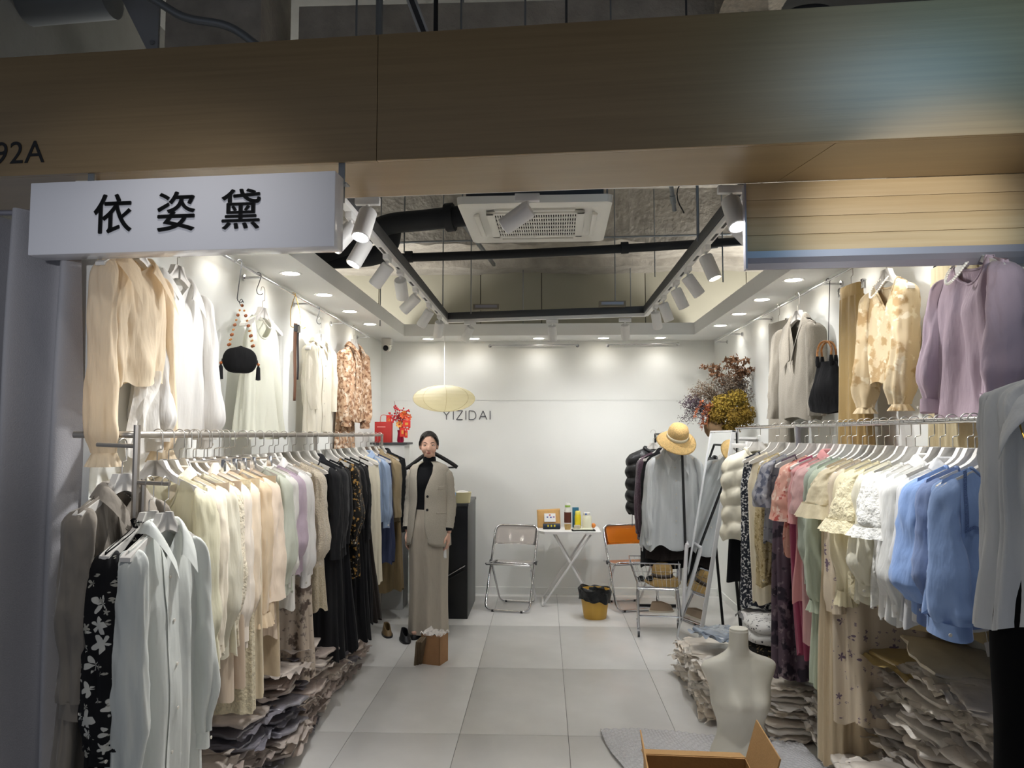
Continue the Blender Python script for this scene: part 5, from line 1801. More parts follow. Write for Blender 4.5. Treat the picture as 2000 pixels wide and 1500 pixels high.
t = on_table('lip_balm', 'tiny red tube standing before the white jar', 'tube', .10, -.035)
MB().lathe([(.007, 0), (.007, .035), (.005, .045), (0, .046)], 10).build('tube', M_RED, t)

bn = thing('waste_bin', 'yellow plastic waste bin lined with a black bag by the table', 'bin', (.46, 7.02, 0))
MB().lathe([(0, 0), (.098, 0), (.102, .008), (.13, .20), (.137, .255), (.130, .255), (.095, .01), (0, .01)], 32).build('bucket', mat('mustard_plastic', '#d0a445', .45), bn)


def liner(u, v):
    a = u * 2 * PI
    rr_ = prof([(0, .10), (.25, .125), (.42, .142), (.6, .150), (1, .146)], v)
    z = prof([(0, .17), (.25, .24), (.42, .272), (.6, .25), (1, .155)], v)
    n = noise.noise(Vector((cos(a) * 3, sin(a) * 3, v * 4)))
    return ((rr_ + .012 * n) * cos(a), (rr_ + .012 * n) * sin(a), z + .02 * noise.noise(Vector((cos(a) * 2, sin(a) * 2, 7))) * (v > .3) + (-.02 * cos(a - .2) * v))


MB().grid(liner, 60, 20, cu=True).build('bin_liner', mat('black_bin_film', '#161718', .3, bump=.9, bscale=26), bn, smooth=180)

cb_ = thing('cabinet', 'narrow black counter cabinet behind the standing woman', 'cabinet', (-.69, 6.92, 0))
MB().box(-.52, 0, 0, .78, .0, 1.005, .003).build('body', mat('black_cabinet_laminate', '#1d1e20', .35), cb_)
MB().box(-.53, .006, -.008, .785, 1.005, 1.03, .003).build('counter_top', mat('grey_counter_edge', '#3a3b3d', .35), cb_)
MB().box(-.51, -.005, -.004, 0, .02, .98, .002).build('front_panel', mat('black_cabinet_front', '#17181a', .3), cb_)
MB().tube([(-.20, -.03, .34), (-.03, -.03, .44)], .006, 8).build('handle', M_BLACKM, cb_)
MB().tube([(-.21, -.03, .37), (-.02, -.03, .48)], .005, 8).build('handle', M_CHROME, cb_)
t = thing('storage_tub', 'cream plastic tub on the black cabinet', 'tub', (-.755, 7.02, 1.031))
MB().lathe([(0, 0), (.075, 0), (.085, .09), (.088, .095), (.083, .097), (.07, .006), (0, .006)], 28).build('tub', mat('cream_plastic', '#e0d8ab', .45), t)
MB().grid(lambda u, v: ((.078 * v) * cos(u * 2 * PI), (.078 * v) * sin(u * 2 * PI), .088 + .022 * (1 - v * v) + .008 * noise.noise(Vector((u * 6, v * 4, 1)))), 24, 6, cu=True).build('tissue', M_PAPER, t, smooth=180)
t = thing('price_card', 'small blue and white card leaning on the cream tub', 'card', (-.835, 6.945, 1.031), R_(-8))
MB().cbox((0, 0, .05), (.065, .003, .10), Matrix.Rotation(R_(-12), 3, 'X')).build('card', mat('blue_card', '#8fb0d6', .6), t, smooth=0)
MB().cbox((0, -.003, .045), (.035, .003, .035), Matrix.Rotation(R_(-12), 3, 'X')).build('card_print', mat('pale_blue_card', '#c8d8ea', .6), t, smooth=0)

# black valet stand behind the woman
vl = thing('valet_stand', 'black valet stand with wide hanger shoulders behind the woman', 'stand', (-.985, 6.62, 0))
MB().tube(smooth_path([(-.22, 0, 1.36), (-.18, 0, 1.385), (-.06, 0, 1.475), (0, 0, 1.50), (.06, 0, 1.475), (.18, 0, 1.405), (.23, 0, 1.37)], 4), .017, 10).build('shoulder_bar', M_BLACKM, vl)
MB().tube([(-.22, 0, 1.36), (.23, 0, 1.37)], .008, 8).build('trouser_bar', M_BLACKM, vl)
MB().box(-.13, -.09, -.018, .018, 1.33, 1.385, .004).build('clamp', M_BLACKM, vl)
MB().tube([(0, .02, 0), (0, .02, 1.49)], .014, 10).build('post', M_BLACKM, vl)
MB().lathe([(.16, 0), (.16, .018), (.03, .03), (0, .03)], 24, (0, .02, 0)).build('base', M_BLACKM, vl)
for k in range(4):
    MB().box(-.16, -.05, -.06, .06, 1.02 + k * .022, 1.04 + k * .022, .004).build('folded_card', mat('shelf_card_%d' % (k % 2), ('#c8b9a5', '#9a8b78')[k % 2], .8), vl)
MB().box(-.17, -.01, -.06, .06, 1.0, 1.015, .002).build('tray', M_BLACKM, vl)

# red new-year flowers with gift bag behind the left rail
pd = thing('display_pedestal', 'slim white pedestal behind the left rail under the red flowers', 'pedestal', (-1.50, 7.40, 0))
MB().box(-.14, .16, -.14, .14, 0, 1.56, .003).build('column', M_WHITEM, pd)
MB().box(-.17, .19, -.16, .16, 1.56, 1.58, .003).build('top', M_DARKM, pd)
fl = thing('red_flower_arrangement', 'red berry and paper flower arrangement in a vase beside red gift bag', 'flowers', (-1.43, 7.38, 1.58))
MB().lathe([(.03, 0), (.035, .02), (.028, .09), (.033, .12), (.029, .12), (.02, .02), (0, .02)], 16, (.03, 0, 0)).build('vase', mat('magenta_glass', '#a3143c', .3), fl)
rf = random.Random(12)
berry = MB().ball((0, 0, 0), .0085, 6, 5).mesh('berry', 180)
berry.materials.append(mat('red_berry', '#c2202a', .35))
for k in range(9):
    a = rf.uniform(0, 6.28)
    top = Vector((.03 + rf.uniform(-.11, .10), rf.uniform(-.06, .06), rf.uniform(.28, .43)))
    pts = smooth_path([(.03, 0, .1), (.03 + (top.x - .03) * .4, top.y * .4, .2), top], 5)
    st_b = MB().tube(pts, .002, 5).build('branch', mat('dark_red_twig', '#6d1f1c', .7), fl)
    for j in range(14):
        p = Vector(pts[min(len(pts) - 1, 3 + rf.randrange(len(pts) - 3))])
        obj('berry', berry, None, st_b, p + Vector((rf.uniform(-.02, .02), rf.uniform(-.02, .02), rf.uniform(-.02, .02))))
for k in range(7):
    c_ = ('#d8392c', '#e8693a', '#e7a24c', '#c92a30')[k % 4]
    p = (.03 + rf.uniform(-.09, .09), -.04 + rf.uniform(-.02, .02), rf.uniform(.14, .30))
    b = MB()
    for j in range(7):
        a = 2 * PI * j / 7
        b.grid(lambda u, v: (p[0] + (.008 + .026 * v) * cos(a + (u - .5) * .9 * sin(v * PI * .8 + .4)), p[1] - .012 * v, p[2] + (.008 + .026 * v) * sin(a + (u - .5) * .9 * sin(v * PI * .8 + .4))), 4, 4)
    b.build('blossom', mat('paper_petal_' + c_[1:], c_, .6, transl=.2), fl, smooth=180)
for k, (x, z, w, h) in enumerate(((-.075, .22, .05, .09), (.10, .18, .075, .06), (.095, .08, .03, .07), (.06, .10, .05, .09))):
    MB().box(x - w / 2, x + w / 2, -.062, -.058, z - h / 2, z + h / 2).build('red_packet', mat('red_packet_paper', '#d3352c', .6), fl, smooth=0)
    MB().box(x - w / 5, x + w / 5, -.0635, -.061, z - h / 5, z + h / 5).build('gold_mark', mat('gold_print', '#d59a45', .5), fl, smooth=0)
gb = thing('gift_bag', 'red paper gift bag standing left of the red flowers', 'bag', (-1.545, 7.30, 1.58))
MB().box(-.085, .075, -.04, .04, 0, .20, .002).build('bag', mat('red_gift_paper', '#b3302b', .6), gb)
MB().box(-.06, .02, -.0425, -.04, .145, .155).build('print_line', mat('pale_red_print', '#dd8b84', .6), gb, smooth=0)
MB().tube(smooth_path([(-.04, 0, .2), (-.03, 0, .26), (.02, 0, .26), (.03, 0, .2)], 4), .003, 6).build('handle', M_RED, gb)

# carton with umbrella by the woman's feet, shoes and cable on the floor
t = thing('cardboard_box', 'small brown cardboard box with plastic film at the woman feet', 'box', (-.80, 5.62, 0), R_(-18))
for a in ((-.075, -.07, -.07, .07), (.07, .075, -.07, .07), (-.075, .075, -.07, -.065), (-.075, .075, .065, .07)):
    MB().box(*a, 0, .21).build('panel', mat('tan_cardboard', '#a9805a', .8, var=.05, vscale=20), t, smooth=0)
MB().grid(lambda u, v: (.085 * (u - .5) * 2, .075 * (v - .5) * 2, .205 + .05 * max(0, noise.noise(Vector((u * 5, v * 5, 3)))) + .02 * sin(u * PI) * sin(v * PI)), 20, 16).build('film', mat('crumpled_film', '#d8d2cc', .2, coat=.7, bump=1, bscale=40), t, smooth=180)
t = thing('folded_boards', 'thin folded dark cardboard leaning before the small brown box', 'cardboard', (-.90, 5.50, 0), R_(-20))
for k in range(3):
    MB().cbox((-.02 + k * .012, .03 + k * .016, .095), (.012, .075, .20), Matrix.Rotation(R_(14 + 3 * k), 3, 'X') @ Matrix.Rotation(R_(12), 3, 'Y')).build('sheet', mat('grey_brown_board', '#6d5d49', .8, var=.15, vscale=20), t, smooth=0)
for k, (x, y, c_, lb) in enumerate(((-1.12, 6.18, '#1f1f22', 'single black shoe on the floor left of the woman'), (-1.30, 6.35, '#6f5a3a', 'brown shoe on the floor under the khaki coat'))):
    t = thing('shoe', lb, 'shoe', (x, y, 0), R_(20))
    MB().grid(lambda u, v: (.04 * math.copysign(abs(cos(u * 2 * PI)) ** .8, cos(u * 2 * PI)) * (1 - .4 * v), .11 * sin(u * 2 * PI) * (1 - .25 * v) + .02 * v, .01 + .075 * v * (1 - .45 * max(0, -sin(u * 2 * PI)))), 24, 6, cu=True).build('upper', mat('shoe_upper_%d' % k, c_, .5), t, smooth=180, solid=.004)
    MB().grid(lambda u, v: (.043 * math.copysign(abs(cos(u * 2 * PI)) ** .8, cos(u * 2 * PI)), .115 * sin(u * 2 * PI), .014 * v), 24, 2, cu=True).build('sole', M_BLACKM, t, smooth=40, solid=.02)
t = thing('folded_paper_bag', 'teal blue paper bag hanging behind the khaki coat', 'bag', (-1.06, 6.42, .86), R_(10))
MB().prism([(-.05, .2), (.02, .22), (.09, -.02), (-.05, -.10)], lambda x, z: (x, -.01, z), lambda x, z: (x, .01, z)).build('sheet', mat('teal_paper', '#4f93a5', .5), t, smooth=0)

# coat rack at the back right: post, rail and garments one behind the other
kr = thing('coat_rack', 'black garment rack at the back right carrying coats', 'rack', (1.09, 6.36, 0))
MB().tube([(.085, 0, 0), (.055, 0, 1.58)], .011, 10).build('post', M_BLACKM, kr)
MB().tube([(0, 1.12, 0), (0, 1.12, 1.66)], .011, 10).build('post', M_BLACKM, kr)
MB().tube([(.055, 0, 1.58), (.02, .01, 1.66), (0, .05, 1.66), (0, 1.12, 1.66)], .010, 10).build('rail', M_BLACKM, kr)
for y in (0, 1.12):
    MB().box(.06 if y == 0 else -.2, .3 if y == 0 else .2, y - .015, y + .015, 0, .025, .004).build('foot', M_BLACKM, kr)
KG = 'garments on the back coat rack'
garment('white crinkled long-collar shirt at the front of back rack', 'top', (1.10, 6.48, 1.66), R_(8), 'satin', fabric('#dfe2e3', 'chiffon'), dict(L=.80, w=.2, wh=.30, sl=.66, cpt=.14, fa=.03, nf=8, hems=.03, out=.06), KG, seed=501, name='shirt')
garment('plum knitted long cardigan on the back coat rack', 'top', (1.055, 6.78, 1.66), R_(4), 'knit', fabric('#5b4853', 'knit'), dict(L=.7, sl=.68, w=.2), KG, seed=502, name='cardigan')
garment('black coat behind the white shirt on back rack', 'jacket', (1.07, 6.62, 1.66), R_(2), 'jacket', fabric('#1d1d1f', 'dark'), dict(L=.98, sl=0, w=.2, wh=.24), KG, seed=503, name='coat')
skirt('dark brown long skirt below the white shirt on back rack', 'skirt', (1.10, 6.56, 1.14), 0, fabric('#241f1e', 'dark'), .2, .24, .42, 6, .01, .04, .08, 504, KG, hang=None)
pb = thing('puffer_jacket', 'black quilted sleeveless puffer leftmost on the back coat rack', 'jacket', (1.03, 7.20, 1.68), R_(-6), KG)
T = Torso(dict(L=.62, w=.22, wc=.25, wh=.24, t=.09, flare=.05, nd=.04, fa=0, nf=4), random.Random(8))
MB().grid(lambda u, v: T.S(u * 2 * PI, v) + Vector((cos(u * 2 * PI), sin(u * 2 * PI), 0)) * .022 * abs(sin(v * PI * 5)), 60, 50, cu=True).build('body', mat('black_nylon', '#151517', .4, bump=.3, bscale=30), pb, smooth=180)
MB().tube(T.neck_loop(.006), .02, 8, closed=True).build('collar', MATS['black_nylon'], pb, smooth=180)
MB().tube([(-.2, -.05, -.6), (-.205, -.05, -.88)], .003, 6).build('drawstring', M_BLACKM, pb)
hanger((1.03, 7.20, 1.68), R_(-6), 'hanger holding the black quilted puffer')


def straw_hat(label, loc, rot, col='#d9b679', band='#eadfc4', wide=.165):
    t = thing('straw_hat', label, 'hat', loc)
    t.rotation_euler = rot
    ms_ = mat('straw_' + col[1:], col, .8, bump=1, bscale=160, bstretch=(1, 1, 2), var=.12, vscale=50)
    MB().lathe([(0, .115), (.04, .113), (.072, .098), (.083, .07), (.088, .03), (.09, .0)], 40).build('crown', ms_, t, smooth=180)
    MB().grid(lambda u, v: ((.09 + (wide - .09) * v) * cos(u * 2 * PI), (.09 + (wide - .09) * v) * sin(u * 2 * PI) * .97, -.055 * v ** 1.2 + .012 * v * sin(2 * u * 2 * PI + 1)), 60, 8, cu=True).build('brim', ms_, t, smooth=180, solid=.003)
    MB().lathe([(.0905, .004), (.0895, .034)], 40).build('ribbon', mat('ribbon_' + band[1:], band, .6), t, smooth=180)
    return t


straw_hat('pale straw hat with cream ribbon hanging on top of back rack', (1.105, 6.34, 1.635), (R_(38), R_(-10), R_(20)))

# leaning mirror
mr = thing('mirror', 'tall white-edged mirror leaning against the right rail end', 'mirror', (1.085, 6.0, .0))
mr.rotation_euler = (0, R_(10.2), R_(0))
MB().box(0, .006, -.355, .355, .01, 1.70).build('glass', mat('silver_mirror', '#eef0f0', .01, 1), mr, smooth=0)
fr = MB()
for y in (-.367, .355):
    fr.box(-.008, .022, y, y + .012, 0, 1.712, .002)
fr.box(-.008, .022, -.367, .367, 1.70, 1.712, .002).box(-.008, .022, -.367, .367, 0, .012, .002)
fr.build('frame', mat('white_mirror_frame', '#d9dadb', .4), mr)
MB().box(.007, .02, -.36, .36, .01, 1.705).build('backing', M_BLACKM, mr, smooth=0)
for y in (-.30, .30):
    MB().bar((.03, y, 1.35), (.36, y, .06), .02, .02, .003).build('prop_leg', M_BLACKM, mr)

# mini shopping cart with hats
ca = thing('shopping_cart', 'small chrome shopping cart with wire basket beside the mirror', 'cart', (.96, 6.52, 0), R_(-6))
wr = M_CHROME
bx0, bx1, by0, by1, bz0, bz1 = -.20, .17, -.17, .17, .40, .60
top = [(bx0 - .04, by0 - .02, bz1), (bx1, by0 - .02, bz1), (bx1, by1 + .02, bz1), (bx0 - .04, by1 + .02, bz1)]
bot = [(bx0 + .03, by0 + .02, bz0), (bx1 - .01, by0 + .02, bz0), (bx1 - .01, by1 - .02, bz0), (bx0 + .03, by1 - .02, bz0)]
MB().tube(top, .006, 8, closed=True).build('basket_rim', wr, ca)
MB().tube(bot, .005, 8, closed=True).build('basket_rim', wr, ca)
wires = MB()
for i in range(4):
    for k in range(11):
        f = k / 10
        p = Vector(top[i]).lerp(Vector(top[(i + 1) % 4]), f)
        q = Vector(bot[i]).lerp(Vector(bot[(i + 1) % 4]), f)
        wires.tube([p, q], .0017, 5)
    for f in (.33, .66):
        p = Vector(top[i]).lerp(Vector(bot[i]), f)
        q = Vector(top[(i + 1) % 4]).lerp(Vector(bot[(i + 1) % 4]), f)
        wires.tube([p, q], .0017, 5)
for k in range(11):
    wires.tube([Vector(bot[0]).lerp(Vector(bot[1]), k / 10), Vector(bot[3]).lerp(Vector(bot[2]), k / 10)], .0017, 5)
wires.build('wire_mesh', wr, ca)
for y in (by0 + .01, by1 - .01):
    MB().tube(smooth_path([(bx0 + .03, y, .07), (bx0 + .03, y, .36), (bx0 + .05, y, .385), (bx1 - .05, y, .385), (bx1 - .02, y, .36), (bx1 + .0, y, .07)], 3), .010, 10).build('leg_frame', wr, ca)
    MB().tube([(bx0 + .03, y, .17), (bx1, y, .17)], .007, 8).build('lower_bar', wr, ca)
MB().tube([(bx0 + .03, by0, .17), (bx0 + .03, by1, .17)], .008, 8).build('lower_bar', wr, ca)
MB().tube([(bx1, by0, .17), (bx1, by1, .17)], .008, 8).build('lower_bar', wr, ca)
for x in (bx0 + .03, bx1):
    for y in (by0 + .01, by1 - .01):
        MB().lathe([(.026, -.009), (.026, .009)], 16, (x, y, .026), 'x').build('wheel', M_DARKM, ca)
        MB().box(x - .013, x + .013, y - .012, y + .012, .03, .075, .003).build('caster_fork', wr, ca)
MB().tube(smooth_path([(bx1 + .02, by0 - .02, .12), (bx1 + .03, by0 - .02, .40), (bx1 + .05, by0 - .02, .72), (bx1 + .06, by0 + .01, .755), (bx1 + .06, by1 - .01, .755), (bx1 + .05, by1 + .02, .72), (bx1 + .02, by1 + .02, .40)], 4), .016, 12).build('push_handle', mat('white_tube', '#d5d4d6', .35), ca)
straw_hat('tan straw hat lying inside the shopping cart basket', (.99, 6.50, .47), (R_(6), 0, 0), '#a98a53', '#4a4038', .15)
t = thing('sunglasses', 'dark sunglasses lying in the shopping cart basket', 'glasses', (.84, 6.45, .445))
for sx in (-1, 1):
    MB().ball((sx * .035, -.03, .02), (.03, .008, .024), 12, 8).build('lens', M_GLASSD, t)
    MB().tube([(sx * .065, -.03, .025), (sx * .068, .08, .02)], .003, 6).build('temple', M_BLACKM, t)
t = thing('packed_shoe', 'beige shoe lying on the lower shelf of the shopping cart', 'shoe', (.98, 6.5, .19))
MB().grid(lambda u, v: (.10 * cos(u * 2 * PI) * (1 - .2 * v), .045 * sin(u * 2 * PI) * (1 - .4 * v), .07 * v * (1 - .4 * max(0, cos(u * 2 * PI)))), 24, 6, cu=True).build('upper', mat('beige_shoe', '#b39d86', .6), t, smooth=180, solid=.004)
MB().grid(lambda u, v: (.105 * cos(u * 2 * PI), .048 * sin(u * 2 * PI), -.012 + .014 * v), 24, 2, cu=True).build('sole', mat('cream_sole', '#d8cdbb', .7), t, smooth=40, solid=.02)
t = thing('red_check_pouch', 'white and red checked pouch at the back of the cart', 'pouch', (1.03, 6.64, .50))
MB().box(-.09, .07, -.03, .03, -.07, .11, .02).build('pouch', printed('red_white_check', '#e7e0dc', [('#c94a40', 14, .58, 'noise')]), t)
MB().ball((.05, -.02, .10), .03, 10, 8).build('red_flower', M_RED, t)

# dried flowers on a white wall ledge
lg = thing('wall_ledge', 'small white wall ledge carrying the dried flowers at right', 'shelf', (1.62, 6.62, 1.635))
MB().box(-.16, .18, -.17, .17, -.02, 0, .003).build('board', M_WHITEM, lg)
for y in (-.12, .12):
    MB().bar((.17, y, -.02), (-.1, y, -.02), .02, .02).build('bracket', M_WHITEM, lg)
    MB().bar((.17, y, -.2), (-.06, y, -.02), .015, .015).build('brace', M_WHITEM, lg)
df = thing('dried_flowers', 'big dried bouquet of mustard hydrangea and brown grasses in clay vase', 'flowers', (1.56, 6.55, 1.637))
MB().lathe([(0, 0), (.06, 0), (.085, .04), (.092, .09), (.075, .14), (.062, .16), (.055, .16), (.05, .1), (0, .02)], 28, (-.10, 0, 0)).build('vase', mat('brown_clay', '#7c6347', .8, var=.2, vscale=20), df)
rd = random.Random(31)


def florets(name, c, rad, n, size, m):
    b = MB()
    for _ in range(n):
        while True:
            p = Vector((rd.uniform(-1, 1), rd.uniform(-1, 1), rd.uniform(-1, 1)))
            if .55 < p.length < 1:
                break
        q = Vector((p.x * rad[0], p.y * rad[1], p.z * rad[2])) + Vector(c)
        nrm = (p + Vector((rd.uniform(-.4, .4),) * 3)).normalized()
        u = nrm.orthogonal().normalized()
        w = nrm.cross(u)
        s = size * rd.uniform(.6, 1.3)
        k = rd.uniform(0, 6)
        u, w = u * cos(k) + w * sin(k), w * cos(k) - u * sin(k)
        b.add([q + u * s, q + w * s + nrm * s * .4, q - u * s, q - w * s + nrm * s * .4, q - nrm * s * .6], [(0, 1, 4), (1, 2, 4), (2, 3, 4), (3, 0, 4)])
    o = b.build(name, m, df, smooth=0)
    o['kind'] = 'stuff'
    return o


M_MUS = mat('mustard_floret', '#9a7f2c', .8, col2='#6d5620', vscale=40)
M_MUS2 = mat('mustard_floret_light', '#b29a3f', .8, col2='#86702a', vscale=40)
for c_, r_, n, m in (((-.05, -.06, .27), (.10, .09, .09), 520, M_MUS2), ((.07, -.06, .32), (.10, .09, .085), 520, M_MUS2), ((-.10, -.06, .18), (.08, .08, .08), 380, M_MUS), ((.14, -.06, .19), (.09, .09, .10), 460, M_MUS), ((.03, -.10, .17), (.10, .08, .09), 460, M_MUS), ((.02, -.06, .08), (.10, .07, .06), 260, M_MUS)):
    florets('hydrangea_head', c_, r_, n, .0105, m)
    MB().ball(c_, tuple(q * .62 for q in r_), 14, 10).build('hydrangea_core', M_MUS, df, smooth=180)
TW = {'brown': mat('brown_twig', '#62503f', .9), 'purple': mat('purple_sprig', '#463740', .9), 'rust': mat('rust_grass', '#735138', .9), 'grey': mat('grey_brown_sprig', '#6a5d50', .9)}


def sprig(base, tip, m, leafs, size, droop=.1, spread=.02):
    base, tip = Vector(base), Vector(tip)
    mid = base.lerp(tip, .55) + Vector((0, 0, droop))
    pts = smooth_path([base, mid, tip], 6)
    b = MB().tube(pts, .0022, 4)
    for k in range(leafs):
        f = rd.uniform(.35, 1)
        p = pts[min(len(pts) - 1, int(f * (len(pts) - 1)))] + Vector((rd.gauss(0, spread), rd.gauss(0, spread), rd.gauss(0, spread)))
        d = Vector((rd.gauss(0, 1), rd.gauss(0, 1), rd.gauss(.4, 1))).normalized() * size * rd.uniform(.6, 1.4)
        u = d.orthogonal().normalized() * size * .35
        b.add([p - d * .5, p + u, p + d * .5, p - u], [(0, 1, 2, 3)])
    o = b.build('sprig', m, df, smooth=0)
    return o


for k in range(16):
    sprig((-.05, 0, .15), (rd.uniform(-.18, .2), rd.uniform(-.1, .1), rd.uniform(.42, .58)), TW['grey'], 150, .016, .05, .035)
for k in range(12):
    sprig((0, 0, .2), (rd.uniform(-.32, -.12), rd.uniform(-.1, .08), rd.uniform(.32, .46)), TW['brown'], 110, .014, .06, .026)
for k in range(14):
    sprig((-.08, 0, .16), (rd.uniform(-.42, -.22), rd.uniform(-.12, .08), rd.uniform(.10, .34)), TW['purple'], 110, .014, .06, .022)
for k in range(12):
    sprig((.05, 0, .25), (rd.uniform(-.22, .26), rd.uniform(-.1, .1), rd.uniform(.52, .68)), TW['rust'], 45, .034, .12, .014)
for k in range(8):
    sprig((.1, .02, .2), (rd.uniform(.12, .25), rd.uniform(-.02, .12), rd.uniform(.3, .55)), TW['purple' if k % 2 else 'grey'], 120, .016, .05, .03)
for k in range(5):
    sprig((-.12, -.05, .2), (rd.uniform(-.30, -.18), -.08, rd.uniform(.05, .16)), mat('terracotta_grass', '#a4603f', .9), 26, .03, .12, .008)

# ================================================================== the woman
wo = thing('person', 'woman in grey-beige blazer, black turtleneck and long taupe skirt standing by the cabinet', 'person', (-.955, 6.32, 0), R_(-12))
HR = Matrix.Rotation(R_(20), 3, 'Z')            # head turned to the viewer
hc = Vector((0, 0, 1.575))


def hp(x, y, z):
    return HR @ Vector((x, y, 0)) + Vector((0, -.012, z))


b = MB()


def ball(c, r, M=None):
    b.ball(c, r, 24, 16, M)


ball(hp(0, .012, 1.592), (.073, .088, .082), HR)
ball(hp(0, -.020, 1.548), (.061, .068, .080), HR)
ball(hp(0, -.045, 1.492), (.036, .034, .030), HR)
for sx in (-1, 1):
    ball(hp(sx * .034, -.050, 1.535), (.028, .030, .034), HR)
    ball(hp(sx * .072, .008, 1.555), (.008, .018, .028), HR)
    ball(hp(sx * .026, -.074, 1.578), (.022, .010, .010), HR)
ball(hp(0, -.090, 1.540), (.010, .014, .020), HR)
ball(hp(0, -.096, 1.530), (.014, .012, .010), HR)
ball(hp(0, -.080, 1.506), (.021, .010, .009), HR)
ball(hp(0, -.078, 1.498), (.017, .010, .008), HR)
b.tube([(0, .02, 1.30), (0, .012, 1.40), (0, .002, 1.50), (0, 0, 1.54)], [.062, .050, .046, .05], 20)
ball((0, .005, 1.20), (.115, .078, .22))
ball((0, 0, .96), (.135, .095, .13))
b.tube([(-.14, .012, 1.348), (0, .012, 1.362), (.14, .012, 1.348)], [.036, .046, .036], 16)
ARM = {}
for sx in (-1, 1):
    S, E_, W_ = Vector((sx * .148, .012, 1.345)), Vector((sx * .178, .03, 1.085)), Vector((sx * .180, -.025, .85))
    ARM[sx] = (S, E_, W_)
    b.tube([S, S.lerp(E_, .5), E_, E_.lerp(W_, .4), W_], [.036, .036, .033, .032, .023], 16)
    pm = W_ + Vector((0, -.004, -.045))
    b.ball(pm, (.014, .038, .048), 16, 12)
    for k in range(4):
        y = -.030 + .020 * k
        L_ = (.062, .074, .070, .054)[k]
        k0 = pm + Vector((0, y, -.034))
        k1 = k0 + Vector((-sx * .004, -.002 + .002 * k, -L_ * .45))
        k2 = k1 + Vector((-sx * .013, -.002, -L_ * .32))
        k3 = k2 + Vector((-sx * .016, 0, -L_ * .22))
        b.tube([k0, k1, k2, k3], [.0085, .0082, .0075, .006], 8)
    t0 = pm + Vector((-sx * .003, -.032, .015))
    b.tube([t0, t0 + Vector((-sx * .006, -.022, -.022)), t0 + Vector((-sx * .012, -.026, -.05))], [.011, .009, .0065], 8)
    hip, kn, an = Vector((sx * .085, 0, .90)), Vector((sx * .08, -.01, .50)), Vector((sx * .075, .01, .10))
    b.tube([hip, hip.lerp(kn, .5), kn, kn.lerp(an, .35), an, an + Vector((0, 0, -.04))], [.085, .072, .052, .052, .036, .034], 16)
    b.ball((sx * .075, -.055, .055), (.036, .09, .03), 16, 10)
    b.ball((sx * .075, .02, .06), (.03, .035, .04), 14, 10)
raw = b.mesh('body_raw', 180)
tmp = bpy.data.objects.new('body_raw', raw)
C.objects.link(tmp)
rm = tmp.modifiers.new('remesh', 'REMESH')
rm.mode = 'VOXEL'
rm.voxel_size = .0045
sm = tmp.modifiers.new('smooth', 'SMOOTH')
sm.factor = .5
sm.iterations = 3
dg = bpy.context.evaluated_depsgraph_get()
body_me = bpy.data.meshes.new_from_object(tmp.evaluated_get(dg))
bpy.data.objects.remove(tmp)
body_me.name = 'body'
body_me.materials.clear()
body_me.materials.append(mat('skin', '#dbb09a', .5, var=.04, vscale=12, spec=.4))
body_me.shade_smooth()
obj('body', body_me, None, wo)
lp_ = mat('lips', '#a9655d', .45)
for z_, w_, h_ in ((1.5065, .0175, .0036), (1.5005, .0145, .0042)):
    MB().ball(hp(0, -.0858, z_), (w_, .0055, h_), 16, 10, HR).build('lip', lp_, wo, smooth=180)
ew = mat('eye_white', '#d8d2cc', .3)
ei = mat('eye_dark', '#1d1512', .2)
for sx in (-1, 1):
    e = MB().ball(hp(sx * .0285, -.0705, 1.5655), (.0150, .008, .0062), 14, 10, HR).build('eye', ew, wo, smooth=180)
    MB().ball(hp(sx * .0285, -.0762, 1.5655), (.0058, .0035, .0056), 10, 8, HR).build('iris', ei, e, smooth=180)
    MB().tube(smooth_path([hp(sx * .013, -.0835, 1.5835), hp(sx * .024, -.0835, 1.5875), hp(sx * .036, -.0775, 1.5885), hp(sx * .047, -.066, 1.5845)], 4), [.0016] * 3 + [.0021] * 5 + [.0018] * 3 + [.0011] * 2, 6, flat=1.6).build('eyebrow', mat('brow', '#3a2c25', .8), wo)
    MB().tube([hp(sx * .0145, -.0775, 1.5655), hp(sx * .021, -.081, 1.5705), hp(sx * .030, -.0805, 1.5715), hp(sx * .040, -.074, 1.5690), hp(sx * .046, -.067, 1.5665)], .0014, 5).build('eyelid', ei, e)
# hair: centre-parted, swept back into a low bun
hm = mat('black_hair', '#15110f', .42, bump=.7, bscale=60, bstretch=(6, 1, 1))

def hair_pt(u, v):
    # v from the crown down to the hairline; the hairline drops from forehead to nape
    a = u * 2 * PI
    fr_ = clamp((-sin(a) + .15) / 1.15)
    end = lerp(.80, .30, fr_ ** .9) + .05 * math.exp(-((abs(cos(a)) - .75) / .2) ** 2) * fr_
    t_ = v * end * PI
    wv = 1 + .05 * noise.noise(Vector((cos(a) * 4, sin(a) * 4, v * 2.5))) * min(1, v * 4) + .02 * noise.noise(Vector((cos(a) * 11, sin(a) * 11, v * 7))) * min(1, v * 4) + .012 * sin(a * 26 + v * 4) * v - .03 * math.exp(-(cos(a) / .12) ** 2) * fr_ * v
    return hp(.080 * sin(t_) * cos(a) * wv, .014 + .097 * sin(t_) * sin(a) * wv, 1.590 + .097 * cos(t_) * wv)


